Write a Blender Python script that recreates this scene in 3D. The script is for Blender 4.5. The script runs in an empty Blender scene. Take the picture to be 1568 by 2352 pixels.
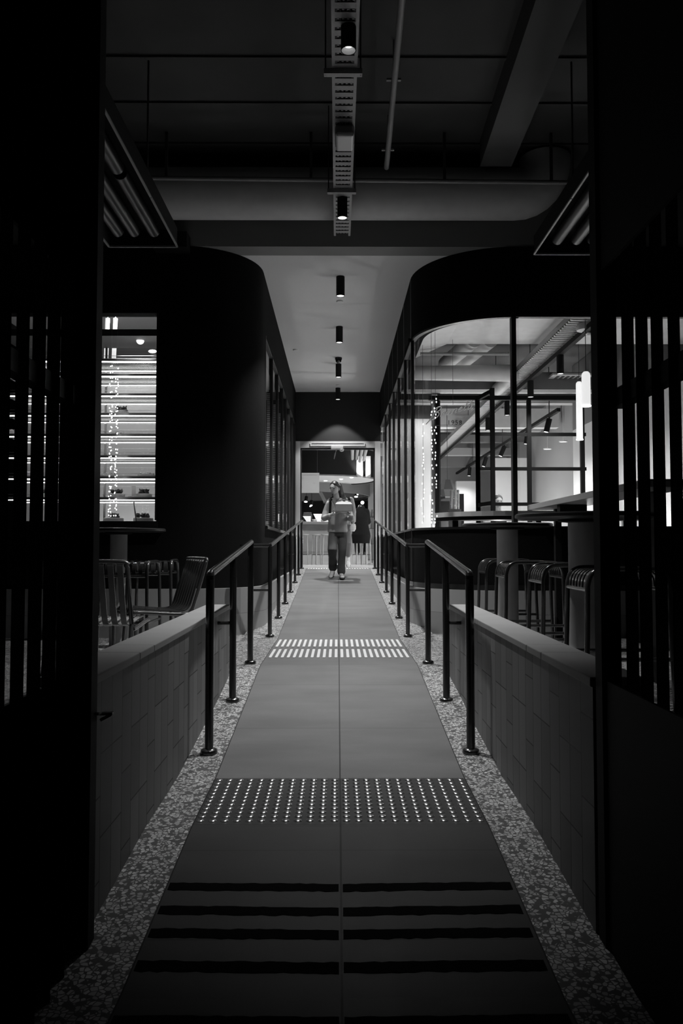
import bpy, bmesh, math, random
from mathutils import Vector, Matrix
random.seed(7)
SC = bpy.context.scene
COL = SC.collection
PI = math.pi
# ------------------------------------------------------------------ camera model
F = 1829.0; CAMZ = 1.21
TH = math.atan(82 / F); PS = math.atan(9 / F)
def at(px, py, D):
    """point seen at pixel (px,py) of the 1568x2352 frame, D metres ahead"""
    u = (px - 784) / F; v = (1176 - py) / F
    y = math.cos(TH) - math.sin(TH) * v; z = math.sin(TH) + math.cos(TH) * v
    x = u * math.cos(PS) + y * math.sin(PS); y = y * math.cos(PS) - u * math.sin(PS)
    return Vector((x / y * D, D, CAMZ + z / y * D))
cam = bpy.data.objects.new('camera', bpy.data.cameras.new('camera'))
COL.objects.link(cam)
cam.location = (0, 0, CAMZ); cam.rotation_euler = (PI / 2 + TH, 0, -PS)
cam.data.sensor_fit = 'VERTICAL'; cam.data.sensor_height = 36; cam.data.sensor_width = 24
cam.data.lens = F / 2352 * 36; cam.data.clip_start = .02; cam.data.clip_end = 200
SC.camera = cam
SC.view_settings.view_transform = 'Standard'; SC.view_settings.look = 'None'
SC.view_settings.gamma = 1; SC.view_settings.exposure = 0
SC.view_settings.use_curve_mapping = False
SC.cycles.max_bounces = 7; SC.cycles.diffuse_bounces = 3; SC.cycles.glossy_bounces = 4
SC.cycles.transmission_bounces = 4; SC.cycles.transparent_max_bounces = 14
SC.cycles.sample_clamp_indirect = 4; SC.cycles.use_denoising = True
SC.cycles.caustics_reflective = False; SC.cycles.caustics_refractive = False
w = bpy.data.worlds.new('world'); SC.world = w; w.use_nodes = True
w.node_tree.nodes['Background'].inputs[0].default_value = (.5, .5, .5, 1)
w.node_tree.nodes['Background'].inputs[1].default_value = .005

# ------------------------------------------------------------------ materials
def nodes(name):
    m = bpy.data.materials.new(name); m.use_nodes = True
    return m, m.node_tree, m.node_tree.nodes['Principled BSDF']
def plain(name, g, rough=.5, metal=0., var=0., scale=20., spec=.5, bump=0.):
    m, nt, b = nodes(name)
    b.inputs['Base Color'].default_value = (g, g, g, 1)
    b.inputs['Roughness'].default_value = rough; b.inputs['Metallic'].default_value = metal
    b.inputs['Specular IOR Level'].default_value = spec
    if var or bump:
        tc = nt.nodes.new('ShaderNodeTexCoord'); n = nt.nodes.new('ShaderNodeTexNoise')
        n.inputs['Scale'].default_value = scale; n.inputs['Detail'].default_value = 5
        nt.links.new(tc.outputs['Object'], n.inputs['Vector'])
        if var:
            r = nt.nodes.new('ShaderNodeMapRange')
            r.inputs['To Min'].default_value = g * (1 - var); r.inputs['To Max'].default_value = g * (1 + var)
            nt.links.new(n.outputs['Fac'], r.inputs['Value']); nt.links.new(r.outputs[0], b.inputs['Base Color'])
        if bump:
            bp = nt.nodes.new('ShaderNodeBump'); bp.inputs['Strength'].default_value = bump; bp.inputs['Distance'].default_value = .01
            nt.links.new(n.outputs['Fac'], bp.inputs['Height']); nt.links.new(bp.outputs[0], b.inputs['Normal'])
    return m
def emit(name, s, g=1.):
    m, nt, b = nodes(name)
    b.inputs['Base Color'].default_value = (.8, .8, .8, 1)
    b.inputs['Emission Color'].default_value = (g, g, g, 1); b.inputs['Emission Strength'].default_value = s
    return m
def glass(name, refl=1., tint=.95):
    m = bpy.data.materials.new(name); m.use_nodes = True; nt = m.node_tree
    nt.nodes.clear()
    o = nt.nodes.new('ShaderNodeOutputMaterial'); mx = nt.nodes.new('ShaderNodeMixShader')
    t = nt.nodes.new('ShaderNodeBsdfTransparent'); g = nt.nodes.new('ShaderNodeBsdfGlossy')
    fr = nt.nodes.new('ShaderNodeFresnel'); mu = nt.nodes.new('ShaderNodeMath'); mu.operation = 'MULTIPLY'
    mu.inputs[1].default_value = refl; mu.use_clamp = True
    fr.inputs['IOR'].default_value = 1.5
    t.inputs[0].default_value = (tint, tint, tint, 1); g.inputs['Roughness'].default_value = 0
    ge = nt.nodes.new('ShaderNodeNewGeometry'); fs = nt.nodes.new('ShaderNodeMath'); fs.operation = 'SUBTRACT'; fs.inputs[0].default_value = 1
    nt.links.new(ge.outputs['Backfacing'], fs.inputs[1]); ff = nt.nodes.new('ShaderNodeMath'); ff.operation = 'MULTIPLY'   # the sheet's far face adds no second mirror
    nt.links.new(fr.outputs[0], mu.inputs[0]); nt.links.new(mu.outputs[0], ff.inputs[0]); nt.links.new(fs.outputs[0], ff.inputs[1]); nt.links.new(ff.outputs[0], mx.inputs[0])
    nt.links.new(t.outputs[0], mx.inputs[1]); nt.links.new(g.outputs[0], mx.inputs[2]); nt.links.new(mx.outputs[0], o.inputs[0])
    return m
def math_node(nt, op, a, b=None, clamp=False):
    n = nt.nodes.new('ShaderNodeMath'); n.operation = op; n.use_clamp = clamp
    for i, v in enumerate((a, b)):
        if v is None: continue
        if isinstance(v, (int, float)): n.inputs[i].default_value = v
        else: nt.links.new(v, n.inputs[i])
    return n.outputs[0]
def ramp_floor():
    m, nt, b = nodes('ramp_vinyl')
    tc = nt.nodes.new('ShaderNodeTexCoord'); sp = nt.nodes.new('ShaderNodeSeparateXYZ')
    nt.links.new(tc.outputs['Object'], sp.inputs[0])
    mp = nt.nodes.new('ShaderNodeMapping'); mp.inputs['Scale'].default_value = (1.0, 2.6, 1)
    nt.links.new(tc.outputs['Object'], mp.inputs[0])
    n = nt.nodes.new('ShaderNodeTexNoise'); n.inputs['Scale'].default_value = 1.6; n.inputs['Detail'].default_value = 4
    nt.links.new(mp.outputs[0], n.inputs['Vector'])
    n2 = nt.nodes.new('ShaderNodeTexNoise'); n2.inputs['Scale'].default_value = 260; n2.inputs['Detail'].default_value = 2
    nt.links.new(tc.outputs['Object'], n2.inputs['Vector'])
    r = nt.nodes.new('ShaderNodeMapRange'); r.inputs['From Min'].default_value = .3; r.inputs['From Max'].default_value = .7
    r.inputs['To Min'].default_value = .84; r.inputs['To Max'].default_value = 1.14
    nt.links.new(n.outputs['Fac'], r.inputs['Value'])
    r2 = nt.nodes.new('ShaderNodeMapRange'); r2.inputs['To Min'].default_value = .85; r2.inputs['To Max'].default_value = 1.15
    nt.links.new(n2.outputs['Fac'], r2.inputs['Value'])
    v = math_node(nt, 'MULTIPLY', r.outputs[0], r2.outputs[0])
    seam = math_node(nt, 'LESS_THAN', math_node(nt, 'ABSOLUTE', math_node(nt, 'SUBTRACT', sp.outputs['X'], .012)), .0035)
    edge = math_node(nt, 'GREATER_THAN', math_node(nt, 'ABSOLUTE', math_node(nt, 'SUBTRACT', sp.outputs['X'], .012)), .595)
    j = None
    for y in (2.47, 3.05, 3.28, 4.62, 5.55, 8.9, 10.1, 11.3, 12.5):
        k = math_node(nt, 'LESS_THAN', math_node(nt, 'ABSOLUTE', math_node(nt, 'SUBTRACT', sp.outputs['Y'], y)), .003)
        j = k if j is None else math_node(nt, 'MAXIMUM', j, k)
    dark = math_node(nt, 'MAXIMUM', math_node(nt, 'MAXIMUM', seam, edge), math_node(nt, 'MULTIPLY', j, .45))
    keep = math_node(nt, 'SUBTRACT', 1., math_node(nt, 'MULTIPLY', dark, .85))
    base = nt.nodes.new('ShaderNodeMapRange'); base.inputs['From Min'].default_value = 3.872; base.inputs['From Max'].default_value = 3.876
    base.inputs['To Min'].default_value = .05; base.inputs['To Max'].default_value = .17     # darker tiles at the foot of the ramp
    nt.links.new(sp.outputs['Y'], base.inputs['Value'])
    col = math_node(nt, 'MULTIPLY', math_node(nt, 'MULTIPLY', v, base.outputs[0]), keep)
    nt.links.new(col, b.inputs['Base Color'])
    b.inputs['Roughness'].default_value = .5; b.inputs['Specular IOR Level'].default_value = .3
    return m
def terrazzo():
    m, nt, b = nodes('terrazzo')
    tc = nt.nodes.new('ShaderNodeTexCoord')
    nz = nt.nodes.new('ShaderNodeTexNoise'); nz.inputs['Scale'].default_value = 30
    nt.links.new(tc.outputs['Object'], nz.inputs['Vector'])
    mixv = nt.nodes.new('ShaderNodeMix'); mixv.data_type = 'VECTOR'; mixv.inputs[0].default_value = .012
    nt.links.new(tc.outputs['Object'], mixv.inputs[4]); nt.links.new(nz.outputs['Color'], mixv.inputs[5])
    v = nt.nodes.new('ShaderNodeTexVoronoi'); v.feature = 'DISTANCE_TO_EDGE'; v.inputs['Scale'].default_value = 62
    v2 = nt.nodes.new('ShaderNodeTexVoronoi'); v2.inputs['Scale'].default_value = 62
    for q in (v, v2): nt.links.new(mixv.outputs[1], q.inputs['Vector'])
    sp = nt.nodes.new('ShaderNodeSeparateColor'); nt.links.new(v2.outputs['Color'], sp.inputs[0])
    r = nt.nodes.new('ShaderNodeMapRange'); r.inputs['From Min'].default_value = .06; r.inputs['From Max'].default_value = .14
    nt.links.new(v.outputs['Distance'], r.inputs['Value'])
    on = math_node(nt, 'GREATER_THAN', sp.outputs[0], .25)
    mask = math_node(nt, 'MULTIPLY', r.outputs[0], on)
    tone = nt.nodes.new('ShaderNodeMapRange'); tone.inputs['To Min'].default_value = .42; tone.inputs['To Max'].default_value = .75
    nt.links.new(sp.outputs[1], tone.inputs['Value'])
    mx = nt.nodes.new('ShaderNodeMix'); mx.data_type = 'FLOAT'
    nt.links.new(mask, mx.inputs[0]); mx.inputs[2].default_value = .12; nt.links.new(tone.outputs[0], mx.inputs[3])
    nt.links.new(mx.outputs[0], b.inputs['Base Color'])
    b.inputs['Roughness'].default_value = .45; b.inputs['Specular IOR Level'].default_value = .3
    return m
def tiles(name, g, w_, h_, line=.35, off=.5, vertical=True):
    """glazed tiles laid on the surface's own (path length, height) coordinates"""
    m, nt, b = nodes(name)
    tc = nt.nodes.new('ShaderNodeTexCoord'); sp = nt.nodes.new('ShaderNodeSeparateXYZ')
    nt.links.new(tc.outputs['UV'], sp.inputs[0])
    cb = nt.nodes.new('ShaderNodeCombineXYZ')
    if vertical:
        nt.links.new(sp.outputs['Y'], cb.inputs[0]); nt.links.new(sp.outputs['X'], cb.inputs[1])
    else:
        nt.links.new(sp.outputs['X'], cb.inputs[0]); nt.links.new(sp.outputs['Y'], cb.inputs[1])
    br = nt.nodes.new('ShaderNodeTexBrick'); br.offset = off; br.offset_frequency = 3
    br.inputs['Scale'].default_value = 1; br.inputs['Brick Width'].default_value = w_; br.inputs['Row Height'].default_value = h_
    br.inputs['Mortar Size'].default_value = .003; br.inputs['Mortar Smooth'].default_value = .2
    br.inputs['Color1'].default_value = (g * .75,) * 3 + (1,); br.inputs['Color2'].default_value = (g * 1.15,) * 3 + (1,)
    br.inputs['Mortar'].default_value = (g * line,) * 3 + (1,)
    nt.links.new(cb.outputs[0], br.inputs['Vector'])
    nt.links.new(br.outputs['Color'], b.inputs['Base Color'])
    bp = nt.nodes.new('ShaderNodeBump'); bp.inputs['Strength'].default_value = .35; bp.inputs['Distance'].default_value = .003; bp.invert = True
    nt.links.new(br.outputs['Fac'], bp.inputs['Height']); nt.links.new(bp.outputs[0], b.inputs['Normal'])
    b.inputs['Roughness'].default_value = .55; b.inputs['Specular IOR Level'].default_value = .3
    return m
M = dict(
    ramp=ramp_floor(), terrazzo=terrazzo(),
    tile=tiles('wall_tile', .2, .27, .128, .12), plinth=tiles('plinth_tile', .34, .62, .27, .6, .5, False),
    cap=plain('cap_stone', .4, .6, var=.12, scale=5),
    black=plain('black_paint', .012, .7, spec=.2), steel=plain('black_steel', .014, .22, 0, spec=.6),
    darkwall=plain('charcoal_plaster', .0085, .9, var=.15, scale=30, spec=.06, bump=.1),
    ceil=plain('white_plaster', .75, .8, var=.03, scale=40), slab=plain('concrete_slab', .075, .85, var=.25, scale=2),
    galv=plain('galvanised_duct', .64, .6, .0, var=.12, scale=9), pipe=plain('painted_pipe', .3, .5),
    tray=plain('zinc_tray', .34, .5, .2, var=.15, scale=60), fascia=plain('grey_fascia', .22, .7),
    soffit=plain('grey_soffit', .09, .7),
    chrome=plain('brushed_steel', .62, .24, 1.), strip=plain('tactile_steel', .92, .4, 0),
    abrasive=plain('black_abrasive', .004, .9, spec=.05), rimsteel=plain('rim_steel', .5, .3, 1.), heatrim=plain('heater_rim', .3, .5), heattube=plain('heater_tube', .045, .4, .3),
    glass=glass('window_glass', 1.), glass_soft=glass('clear_glass', .7, .97),
    frame=plain('black_frame', .014, .45), white=plain('white_lacquer', .75, .45),
    whitewall=plain('white_wall', .62, .8, var=.05, scale=3), greywall=plain('grey_wall', .33, .8, var=.06, scale=2),
    dark=plain('dark_grey', .05, .6), mid=plain('mid_grey', .18, .6), light=plain('light_grey', .45, .6),
    chairmetal=plain('powder_coated_steel', .16, .25, .4, spec=.6), stoolmetal=plain('dark_coated_steel', .08, .2, .5, spec=.6),
    pedestal=plain('terracotta_pedestal', .5, .7, var=.1, scale=8), tabletop=plain('dark_table_top', .014, .35), shopslab=plain('shop_slab', .1, .8), counterfront=plain('bright_counter', .8, .5),
    wood=plain('pale_wood', .4, .55, var=.12, scale=12), frost=plain('pale_counter', .5, .5, var=.03),
    lamp=emit('lamp_lens', 2.2), lampw=emit('lamp_lens_soft', 1.1), tube=emit('tube_lamp', .85), led=emit('led_strip', 5.), bead=emit('bead_lamp', 3.),
    hallfloor=plain('pale_hall_floor', .5, .25, var=.05, scale=4),
    skin=plain('skin', .42, .5), hair=plain('dark_hair', .012, .4), jacket=plain('grey_jacket', .3, .75, var=.15, scale=14, bump=.25),
    denim=plain('dark_denim', .045, .8, var=.3, scale=10), shoe=plain('pale_shoe', .34, .6), sole=plain('dark_sole', .03, .6),
    card=plain('grey_card', .17, .6), cardlight=plain('pale_card', .6, .5), ink=plain('black_ribbon', .012, .4),
    hood=plain('pale_hooded_top', .42, .85, var=.1, scale=20, bump=.2), greytrousers=plain('grey_trousers', .17, .85),
    blackcloth=plain('black_cloth', .008, .8, spec=.1), paper=plain('white_paper', .8, .6), shirt=plain('white_shirt', .8, .7),
    cream=plain('cream_cake', .9, .5), glaze=plain('grey_glaze', .75, .3, spec=.8), berry=plain('dark_berries', .02, .3, spec=.8),
    neon=plain('pale_letters', .85, .5), faint=plain('faint_print', .3, .6),
)

for k_ in ('stoolmetal', 'steel', 'chairmetal'):
    b_ = M[k_].node_tree.nodes['Principled BSDF']; b_.inputs['Coat Weight'].default_value = .8; b_.inputs['Coat Roughness'].default_value = .16
M['farwall'] = plain('far_black_wall', .026, .8, spec=.2)
# ------------------------------------------------------------------ mesh building
class MB:
    def __init__(s): s.bm = bmesh.new(); s.uv = s.bm.loops.layers.uv.new('UVMap')
    def box(s, x0, x1, y0, y1, z0, z1, rot=None, piv=None):
        vs = [s.bm.verts.new((x, y, z)) for x in (x0, x1) for y in (y0, y1) for z in (z0, z1)]
        for q in ((0, 1, 3, 2), (4, 6, 7, 5), (0, 4, 5, 1), (2, 3, 7, 6), (0, 2, 6, 4), (1, 5, 7, 3)):
            s.bm.faces.new([vs[i] for i in q])
        if rot is not None:
            c = Vector(piv) if piv is not None else Vector(((x0 + x1) / 2, (y0 + y1) / 2, (z0 + z1) / 2))
            for v in vs: v.co = c + rot @ (v.co - c)
        return s
    def beam(s, a, b, w_, h_, up=(0, 0, 1)):
        a, b = Vector(a), Vector(b); d = (b - a).normalized(); u = Vector(up)
        if abs(d.dot(u)) > .99: u = Vector((0, 1, 0))
        r = d.cross(u).normalized() * w_ / 2; u = r.cross(d).normalized() * h_ / 2
        vs = [s.bm.verts.new(p + sr * r + su * u) for p in (a, b) for sr, su in ((-1, -1), (1, -1), (1, 1), (-1, 1))]
        for q in ((0, 3, 2, 1), (4, 5, 6, 7), (0, 1, 5, 4), (1, 2, 6, 5), (2, 3, 7, 6), (3, 0, 4, 7)): s.bm.faces.new([vs[i] for i in q])
        return s
    def tube(s, pts, r, seg=10, closed=False, caps=True, sq=(1, 1)):
        pts = [Vector(p) for p in pts]; n = len(pts)
        rr = r if isinstance(r, (list, tuple)) else [r] * n
        rings = []; ref = None
        for i, p in enumerate(pts):
            if closed: d = (pts[(i + 1) % n] - pts[i - 1])
            else: d = (pts[min(i + 1, n - 1)] - pts[max(i - 1, 0)])
            d.normalize()
            if ref is None:
                ref = Vector((0, 0, 1)) if abs(d.z) < .9 else Vector((0, 1, 0))
            a = d.cross(ref).normalized(); ref = a.cross(d).normalized()
            k = 1.
            if not closed and 0 < i < n - 1:
                c = (pts[i + 1] - p).normalized().dot((p - pts[i - 1]).normalized())
                k = 1 / max(.6, math.sqrt(max(0, (1 + c) / 2)))
            rings.append([s.bm.verts.new(p + (a * math.cos(t) * sq[0] + ref * math.sin(t) * sq[1]) * rr[i] * (k if k < 1.3 else 1.3)) for t in [2 * PI * j / seg for j in range(seg)]])
        m = n if closed else n - 1
        for i in range(m):
            A, B = rings[i], rings[(i + 1) % n]
            for j in range(seg): s.bm.faces.new((A[j], A[(j + 1) % seg], B[(j + 1) % seg], B[j]))
        if not closed and caps:
            s.bm.faces.new(list(reversed(rings[0]))); s.bm.faces.new(rings[-1])
        return s
    def lathe(s, prof, c=(0, 0, 0), seg=20, sx=1., sy=1.):
        c = Vector(c); rings = []
        for r, z in prof:
            if r < 1e-5: rings.append([s.bm.verts.new(c + Vector((0, 0, z)))])
            else: rings.append([s.bm.verts.new(c + Vector((r * sx * math.cos(2 * PI * j / seg), r * sy * math.sin(2 * PI * j / seg), z))) for j in range(seg)])
        for A, B in zip(rings, rings[1:]):
            for j in range(seg):
                k = (j + 1) % seg
                if len(A) == 1 and len(B) == 1: continue
                if len(A) == 1: s.bm.faces.new((A[0], B[k], B[j]))
                elif len(B) == 1: s.bm.faces.new((A[j], A[k], B[0]))
                else: s.bm.faces.new((A[j], A[k], B[k], B[j]))
        return s
    def ball(s, c, r, seg=14, rings=9, rot=None):
        r = r if isinstance(r, (tuple, list)) else (r, r, r); c = Vector(c)
        n0 = len(s.bm.verts)
        s.lathe([(math.sin(PI * i / rings), -math.cos(PI * i / rings)) if 0 < i < rings else (0, -1 if i == 0 else 1) for i in range(rings + 1)], (0, 0, 0), seg)
        s.bm.verts.ensure_lookup_table()
        for v in s.bm.verts[n0:]:
            q = Vector((v.co.x * r[0], v.co.y * r[1], v.co.z * r[2])); v.co = c + (rot @ q if rot is not None else q)
        return s
    def prism(s, poly, z0, z1):
        A = [s.bm.verts.new((x, y, z0)) for x, y in poly]; B = [s.bm.verts.new((x, y, z1)) for x, y in poly]; n = len(A)
        s.bm.faces.new(list(reversed(A))); s.bm.faces.new(B)
        for i in range(n): s.bm.faces.new((A[i], A[(i + 1) % n], B[(i + 1) % n], B[i]))
        return s
    def path(s, pts, z0, z1, th):
        """upright slab along a plan path; its outer face is on the right of the direction of travel; UV = (path length, height)"""
        P = [Vector((x, y)) for x, y in pts]; n = len(P); N = []; L = [0.]
        for i in range(n):
            d = (P[min(i + 1, n - 1)] - P[max(i - 1, 0)]).normalized(); N.append(Vector((d.y, -d.x)))
            if i: L.append(L[-1] + (P[i] - P[i - 1]).length)
        def col(i, o): q = P[i] - N[i] * o; return [s.bm.verts.new((q.x, q.y, z)) for z in (z0, z1)]
        O = [col(i, 0) for i in range(n)]; I = [col(i, th) for i in range(n)]
        def face(v, uv=None):
            f = s.bm.faces.new(v)
            for l, c in zip(f.loops, uv or []): l[s.uv].uv = c
        for i in range(n - 1):
            a, b = L[i], L[i + 1]
            face((O[i][0], O[i + 1][0], O[i + 1][1], O[i][1]), ((a, z0), (b, z0), (b, z1), (a, z1)))
            face((I[i][0], I[i][1], I[i + 1][1], I[i + 1][0]), ((a, z0), (a, z1), (b, z1), (b, z0)))
            face((O[i][1], O[i + 1][1], I[i + 1][1], I[i][1]), ((a, 0), (b, 0), (b, .3), (a, .3)))
            face((O[i][0], I[i][0], I[i + 1][0], O[i + 1][0]))
        for i in (0, n - 1): face((O[i][0], O[i][1], I[i][1], I[i][0]), ((0, z0), (0, z1), (th, z1), (th, z0)))
        return s
    def build(s, name, mat, parent=None, smooth=False, bevel=0., local=False):
        """link as ONE mesh object; coordinates are world ones unless local=True"""
        me = bpy.data.meshes.new(name)
        bmesh.ops.recalc_face_normals(s.bm, faces=s.bm.faces)
        if parent is not None and not local:
            off = Vector(); p = parent
            while p is not None: off += p.location; p = p.parent
            bmesh.ops.translate(s.bm, verts=s.bm.verts, vec=-off)
        s.bm.to_mesh(me); s.bm.free()
        o = bpy.data.objects.new(name, me); COL.objects.link(o)
        me.materials.append(mat)
        if parent is not None: o.parent = parent
        if smooth:
            for p in me.polygons: p.use_smooth = True
            me.set_sharp_from_angle(angle=math.radians(40))
        if bevel:
            b = o.modifiers.new('bevel', 'BEVEL'); b.width = bevel; b.segments = 2; b.limit_method = 'ANGLE'
        return o
def tag(o, label=None, cat=None, group=None, kind=None):
    if label: o['label'] = label
    if cat: o['category'] = cat
    if group: o['group'] = group
    if kind: o['kind'] = kind
    return o
def thing(name, label, cat, loc=(0, 0, 0), rotz=0., group=None, kind=None):
    o = bpy.data.objects.new(name, None); COL.objects.link(o)
    o.empty_display_size = .1
    o.location = loc; o.rotation_euler = (0, 0, rotz)
    return tag(o, label, cat, group, kind)
def struct(o, label, cat): return tag(o, label, cat, None, 'structure')
def copy_tree(o, parent=None):
    c = o.copy(); COL.objects.link(c)
    if parent is not None: c.parent = parent
    for ch in list(o.children): copy_tree(ch, c)
    return c
def dup(o, loc, rotz, label):
    c = copy_tree(o); c.location = loc; c.rotation_euler = (0, 0, rotz); c['label'] = label
    return c
def spot(name, loc, energy, angle=80, blend=.4, radius=.04, aim=None, parent=None):
    l = bpy.data.lights.new(name, 'SPOT'); l.energy = energy; l.spot_size = math.radians(angle); l.spot_blend = blend
    l.shadow_soft_size = radius
    o = bpy.data.objects.new(name, l); COL.objects.link(o); o.location = loc
    if aim is not None: o.rotation_euler = (Vector(aim) - Vector(loc)).to_track_quat('-Z', 'Y').to_euler()
    return o
def arc(cx, cy, r, a0, a1, n):
    return [(cx + r * math.cos(math.radians(a0 + (a1 - a0) * i / n)), cy + r * math.sin(math.radians(a0 + (a1 - a0) * i / n))) for i in range(n + 1)]
def solid(o, voxel, smooth=4):
    """melt an object's pieces into one continuous skin and store it in its mesh"""
    r = o.modifiers.new('remesh', 'REMESH'); r.mode = 'VOXEL'; r.voxel_size = voxel; r.use_smooth_shade = True
    s_ = o.modifiers.new('smooth', 'SMOOTH'); s_.iterations = smooth; s_.factor = .5
    dg = bpy.context.evaluated_depsgraph_get(); dg.update()
    me = bpy.data.meshes.new_from_object(o.evaluated_get(dg)); me.name = o.name
    o.modifiers.clear(); old = o.data; o.data = me
    if not me.materials: me.materials.append(old.materials[0])
    for p in me.polygons: p.use_smooth = True
    return o
# ================================================================== THE SETTING
CX = .012                                                  # ramp centre line
KN = [(-1.5, 0), (2.2, 0), (3.25, .09), (3.9, .106), (6.1, .318), (7.82, .318), (14.85, .814), (15.6, .814)]
def gz(y):
    for (a, za), (b, zb) in zip(KN, KN[1:]):
        if y <= b: return za + (zb - za) * (y - a) / (b - a)
    return KN[-1][1]
KO = [(-1.5, 0), (2.2, 0), (3.25, .09), (3.9, .106), (4.8, .198), (5.7, .3185), (7.82, .318), (14.85, .814), (15.6, .814)]   # outer edge of the side strips, level with the terraces
def go(y):
    for (a, za), (b, zb) in zip(KO, KO[1:]):
        if y <= b: return za + (zb - za) * (y - a) / (b - a)
    return KO[-1][1]
def strip(x0, x1, mat, name, g0=gz, g1=gz, y1=15.6):
    m = MB(); ys = sorted(set(k[0] for k in KN + KO if k[0] <= y1))
    A = [(m.bm.verts.new((x0, y, g0(y))), m.bm.verts.new((x1, y, g1(y))), m.bm.verts.new((x0, y, -.3)), m.bm.verts.new((x1, y, -.3))) for y in ys]
    for a, b in zip(A, A[1:]):
        m.bm.faces.new((a[0], a[1], b[1], b[0])); m.bm.faces.new((a[2], b[2], b[3], a[3]))
        m.bm.faces.new((a[0], b[0], b[2], a[2])); m.bm.faces.new((a[1], a[3], b[3], b[1]))
    for a in (A[0], A[-1]): m.bm.faces.new((a[0], a[2], a[3], a[1]))
    return m.build(name, mat)
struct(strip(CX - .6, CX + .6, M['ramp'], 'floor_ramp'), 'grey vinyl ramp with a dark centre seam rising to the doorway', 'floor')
struct(strip(CX - .95, CX - .6, M['terrazzo'], 'floor_terrazzo_left', go), 'pale speckled terrazzo strip along the left of the ramp', 'floor')
struct(strip(CX + .6, CX + .95, M['terrazzo'], 'floor_terrazzo_right', gz, go), 'pale speckled terrazzo strip along the right of the ramp', 'floor')
for sgn, nm in ((-1, 'left'), (1, 'right')):
    m = MB(); xs = sorted((sgn * .925, sgn * 7))
    m.box(xs[0], xs[1], 1.0, 8.3, .1, .3175)
    struct(m.build('floor_terrace_' + nm, M['terrazzo']), 'speckled terrace floor behind the low %s wall' % nm, 'floor')
    m = MB(); x = -.77 if sgn < 0 else .795
    pts = [(x, 2.5), (x, 5.7)] if sgn < 0 else [(x, 5.7), (x, 2.5)]
    m.path(pts, -.2, .775, .155)
    lw = m.build('wall_low_' + nm, M['tile'])
    struct(lw, 'low wall of upright grey tiles on the %s of the ramp' % nm, 'wall')
    m = MB(); xa, xb = (x - .165, x + .008) if sgn < 0 else (x - .008, x + .165)
    for y0, y1 in ((2.5, 3.1), (3.104, 3.34), (3.344, 4.5), (4.504, 5.708)): m.box(xa, xb, y0, y1, .776, .806)
    m.build('cap', M['cap'], lw, bevel=.004)
# overhead concrete slab, fascia and corridor ceiling
struct(MB().box(-7, 7, 2.0, 8.6, 5.1, 5.4).build('ceiling_slab', M['slab']), 'dark concrete slab above the ceiling services', 'ceiling')
m = MB()
for y in (5.2, 6.15, 6.8, 7.5): m.box(-6, 6, y - .018, y + .018, 5.082, 5.099)
struct(m.build('trim_slab_ribs', M['slab']), 'shallow dark ribs across the concrete slab', 'trim')
struct(MB().box(-7, 7, 8.0, 8.25, 4.28, 5.1).build('trim_fascia', M['fascia']), 'dark grey fascia above the corridor mouth', 'trim')
struct(MB().box(-.84, .86, 8.25, 15.6, 4.28, 4.4).box(-1.9, 2.4, 8.01, 9.1, 4.281, 4.4).build('ceiling', M['ceil']), 'pale plaster ceiling of the corridor', 'ceiling')
# left block
XL = -.825; XR = .845
arcL = arc(XL - .79, 8.77, .79, -90, 0, 16); arcR = arc(XR + 1.0, 9.0, 1.0, 180, 270, 18)
FL = 7.98; FR = 8.0
WT = 1.485; WB = 3.586
m = MB()
m.path([(-6.5, FL), (-3.7, FL)], .55, 4.28, .14)
m.path([(-3.7, FL), (-1.815, FL)], .55, WT - .01, .14); m.path([(-3.7, FL), (-1.815, FL)], WB, 4.28, .14)
m.path([(-1.815, FL)] + arcL + [(XL, 9.06)], .55, 4.28, .14)
m.path([(XL, 9.06), (XL, 15.55)], .55, 1.46, .14); m.path([(XL, 9.06), (XL, 15.55)], 3.65, 4.28, .14)
m.path([(XL, 15.5), (XL, 15.6)], 1.46, 3.65, .14)
struct(m.build('wall_left', M['darkwall'], smooth=True), 'matt black wall of the left block with a rounded corner', 'wall')
def outset(path, d):
    P = [Vector(p) for p in path]; out = []
    for i in range(len(P)):
        t = (P[min(i + 1, len(P) - 1)] - P[max(i - 1, 0)]).normalized(); out.append((P[i].x + t.y * d, P[i].y - t.x * d))
    return out
fullL = [(-6.5, FL)] + arcL + [(XL, 15.55)]
fullR = [(XR, 15.55)] + arcR + [(6.5, FR)]
struct(MB().path(outset(fullL, .05), .0, .80, .18).build('baseboard_left', M['plinth'], smooth=True), 'grey tiled plinth under the left block', 'baseboard')
struct(MB().path(outset(fullR, .05), .0, .78, .18).build('baseboard_right', M['plinth'], smooth=True), 'grey tiled plinth under the right block', 'baseboard')
# right block: dark dado, glazing, dark band above
m = MB(); m.path(fullR, .78, 1.40, .12); m.path(outset(fullR, .012), 3.58, 4.28, .14)
struct(m.build('wall_right', M['darkwall'], smooth=True), 'matt black lower wall and upper band of the glazed right block', 'wall')
m = MB(); m.path(outset(fullR, .025), .785, .835, .05)
struct(m.build('trim_dado_foot', M['steel'], smooth=True), 'black metal trim along the foot of the right block wall', 'trim')
m = MB(); m.path(outset(fullR, .025), 1.40, 1.425, .12)
struct(m.build('trim_glass_sill', M['steel'], smooth=True), 'thin black metal sill under the curved shop window', 'trim')
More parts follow.
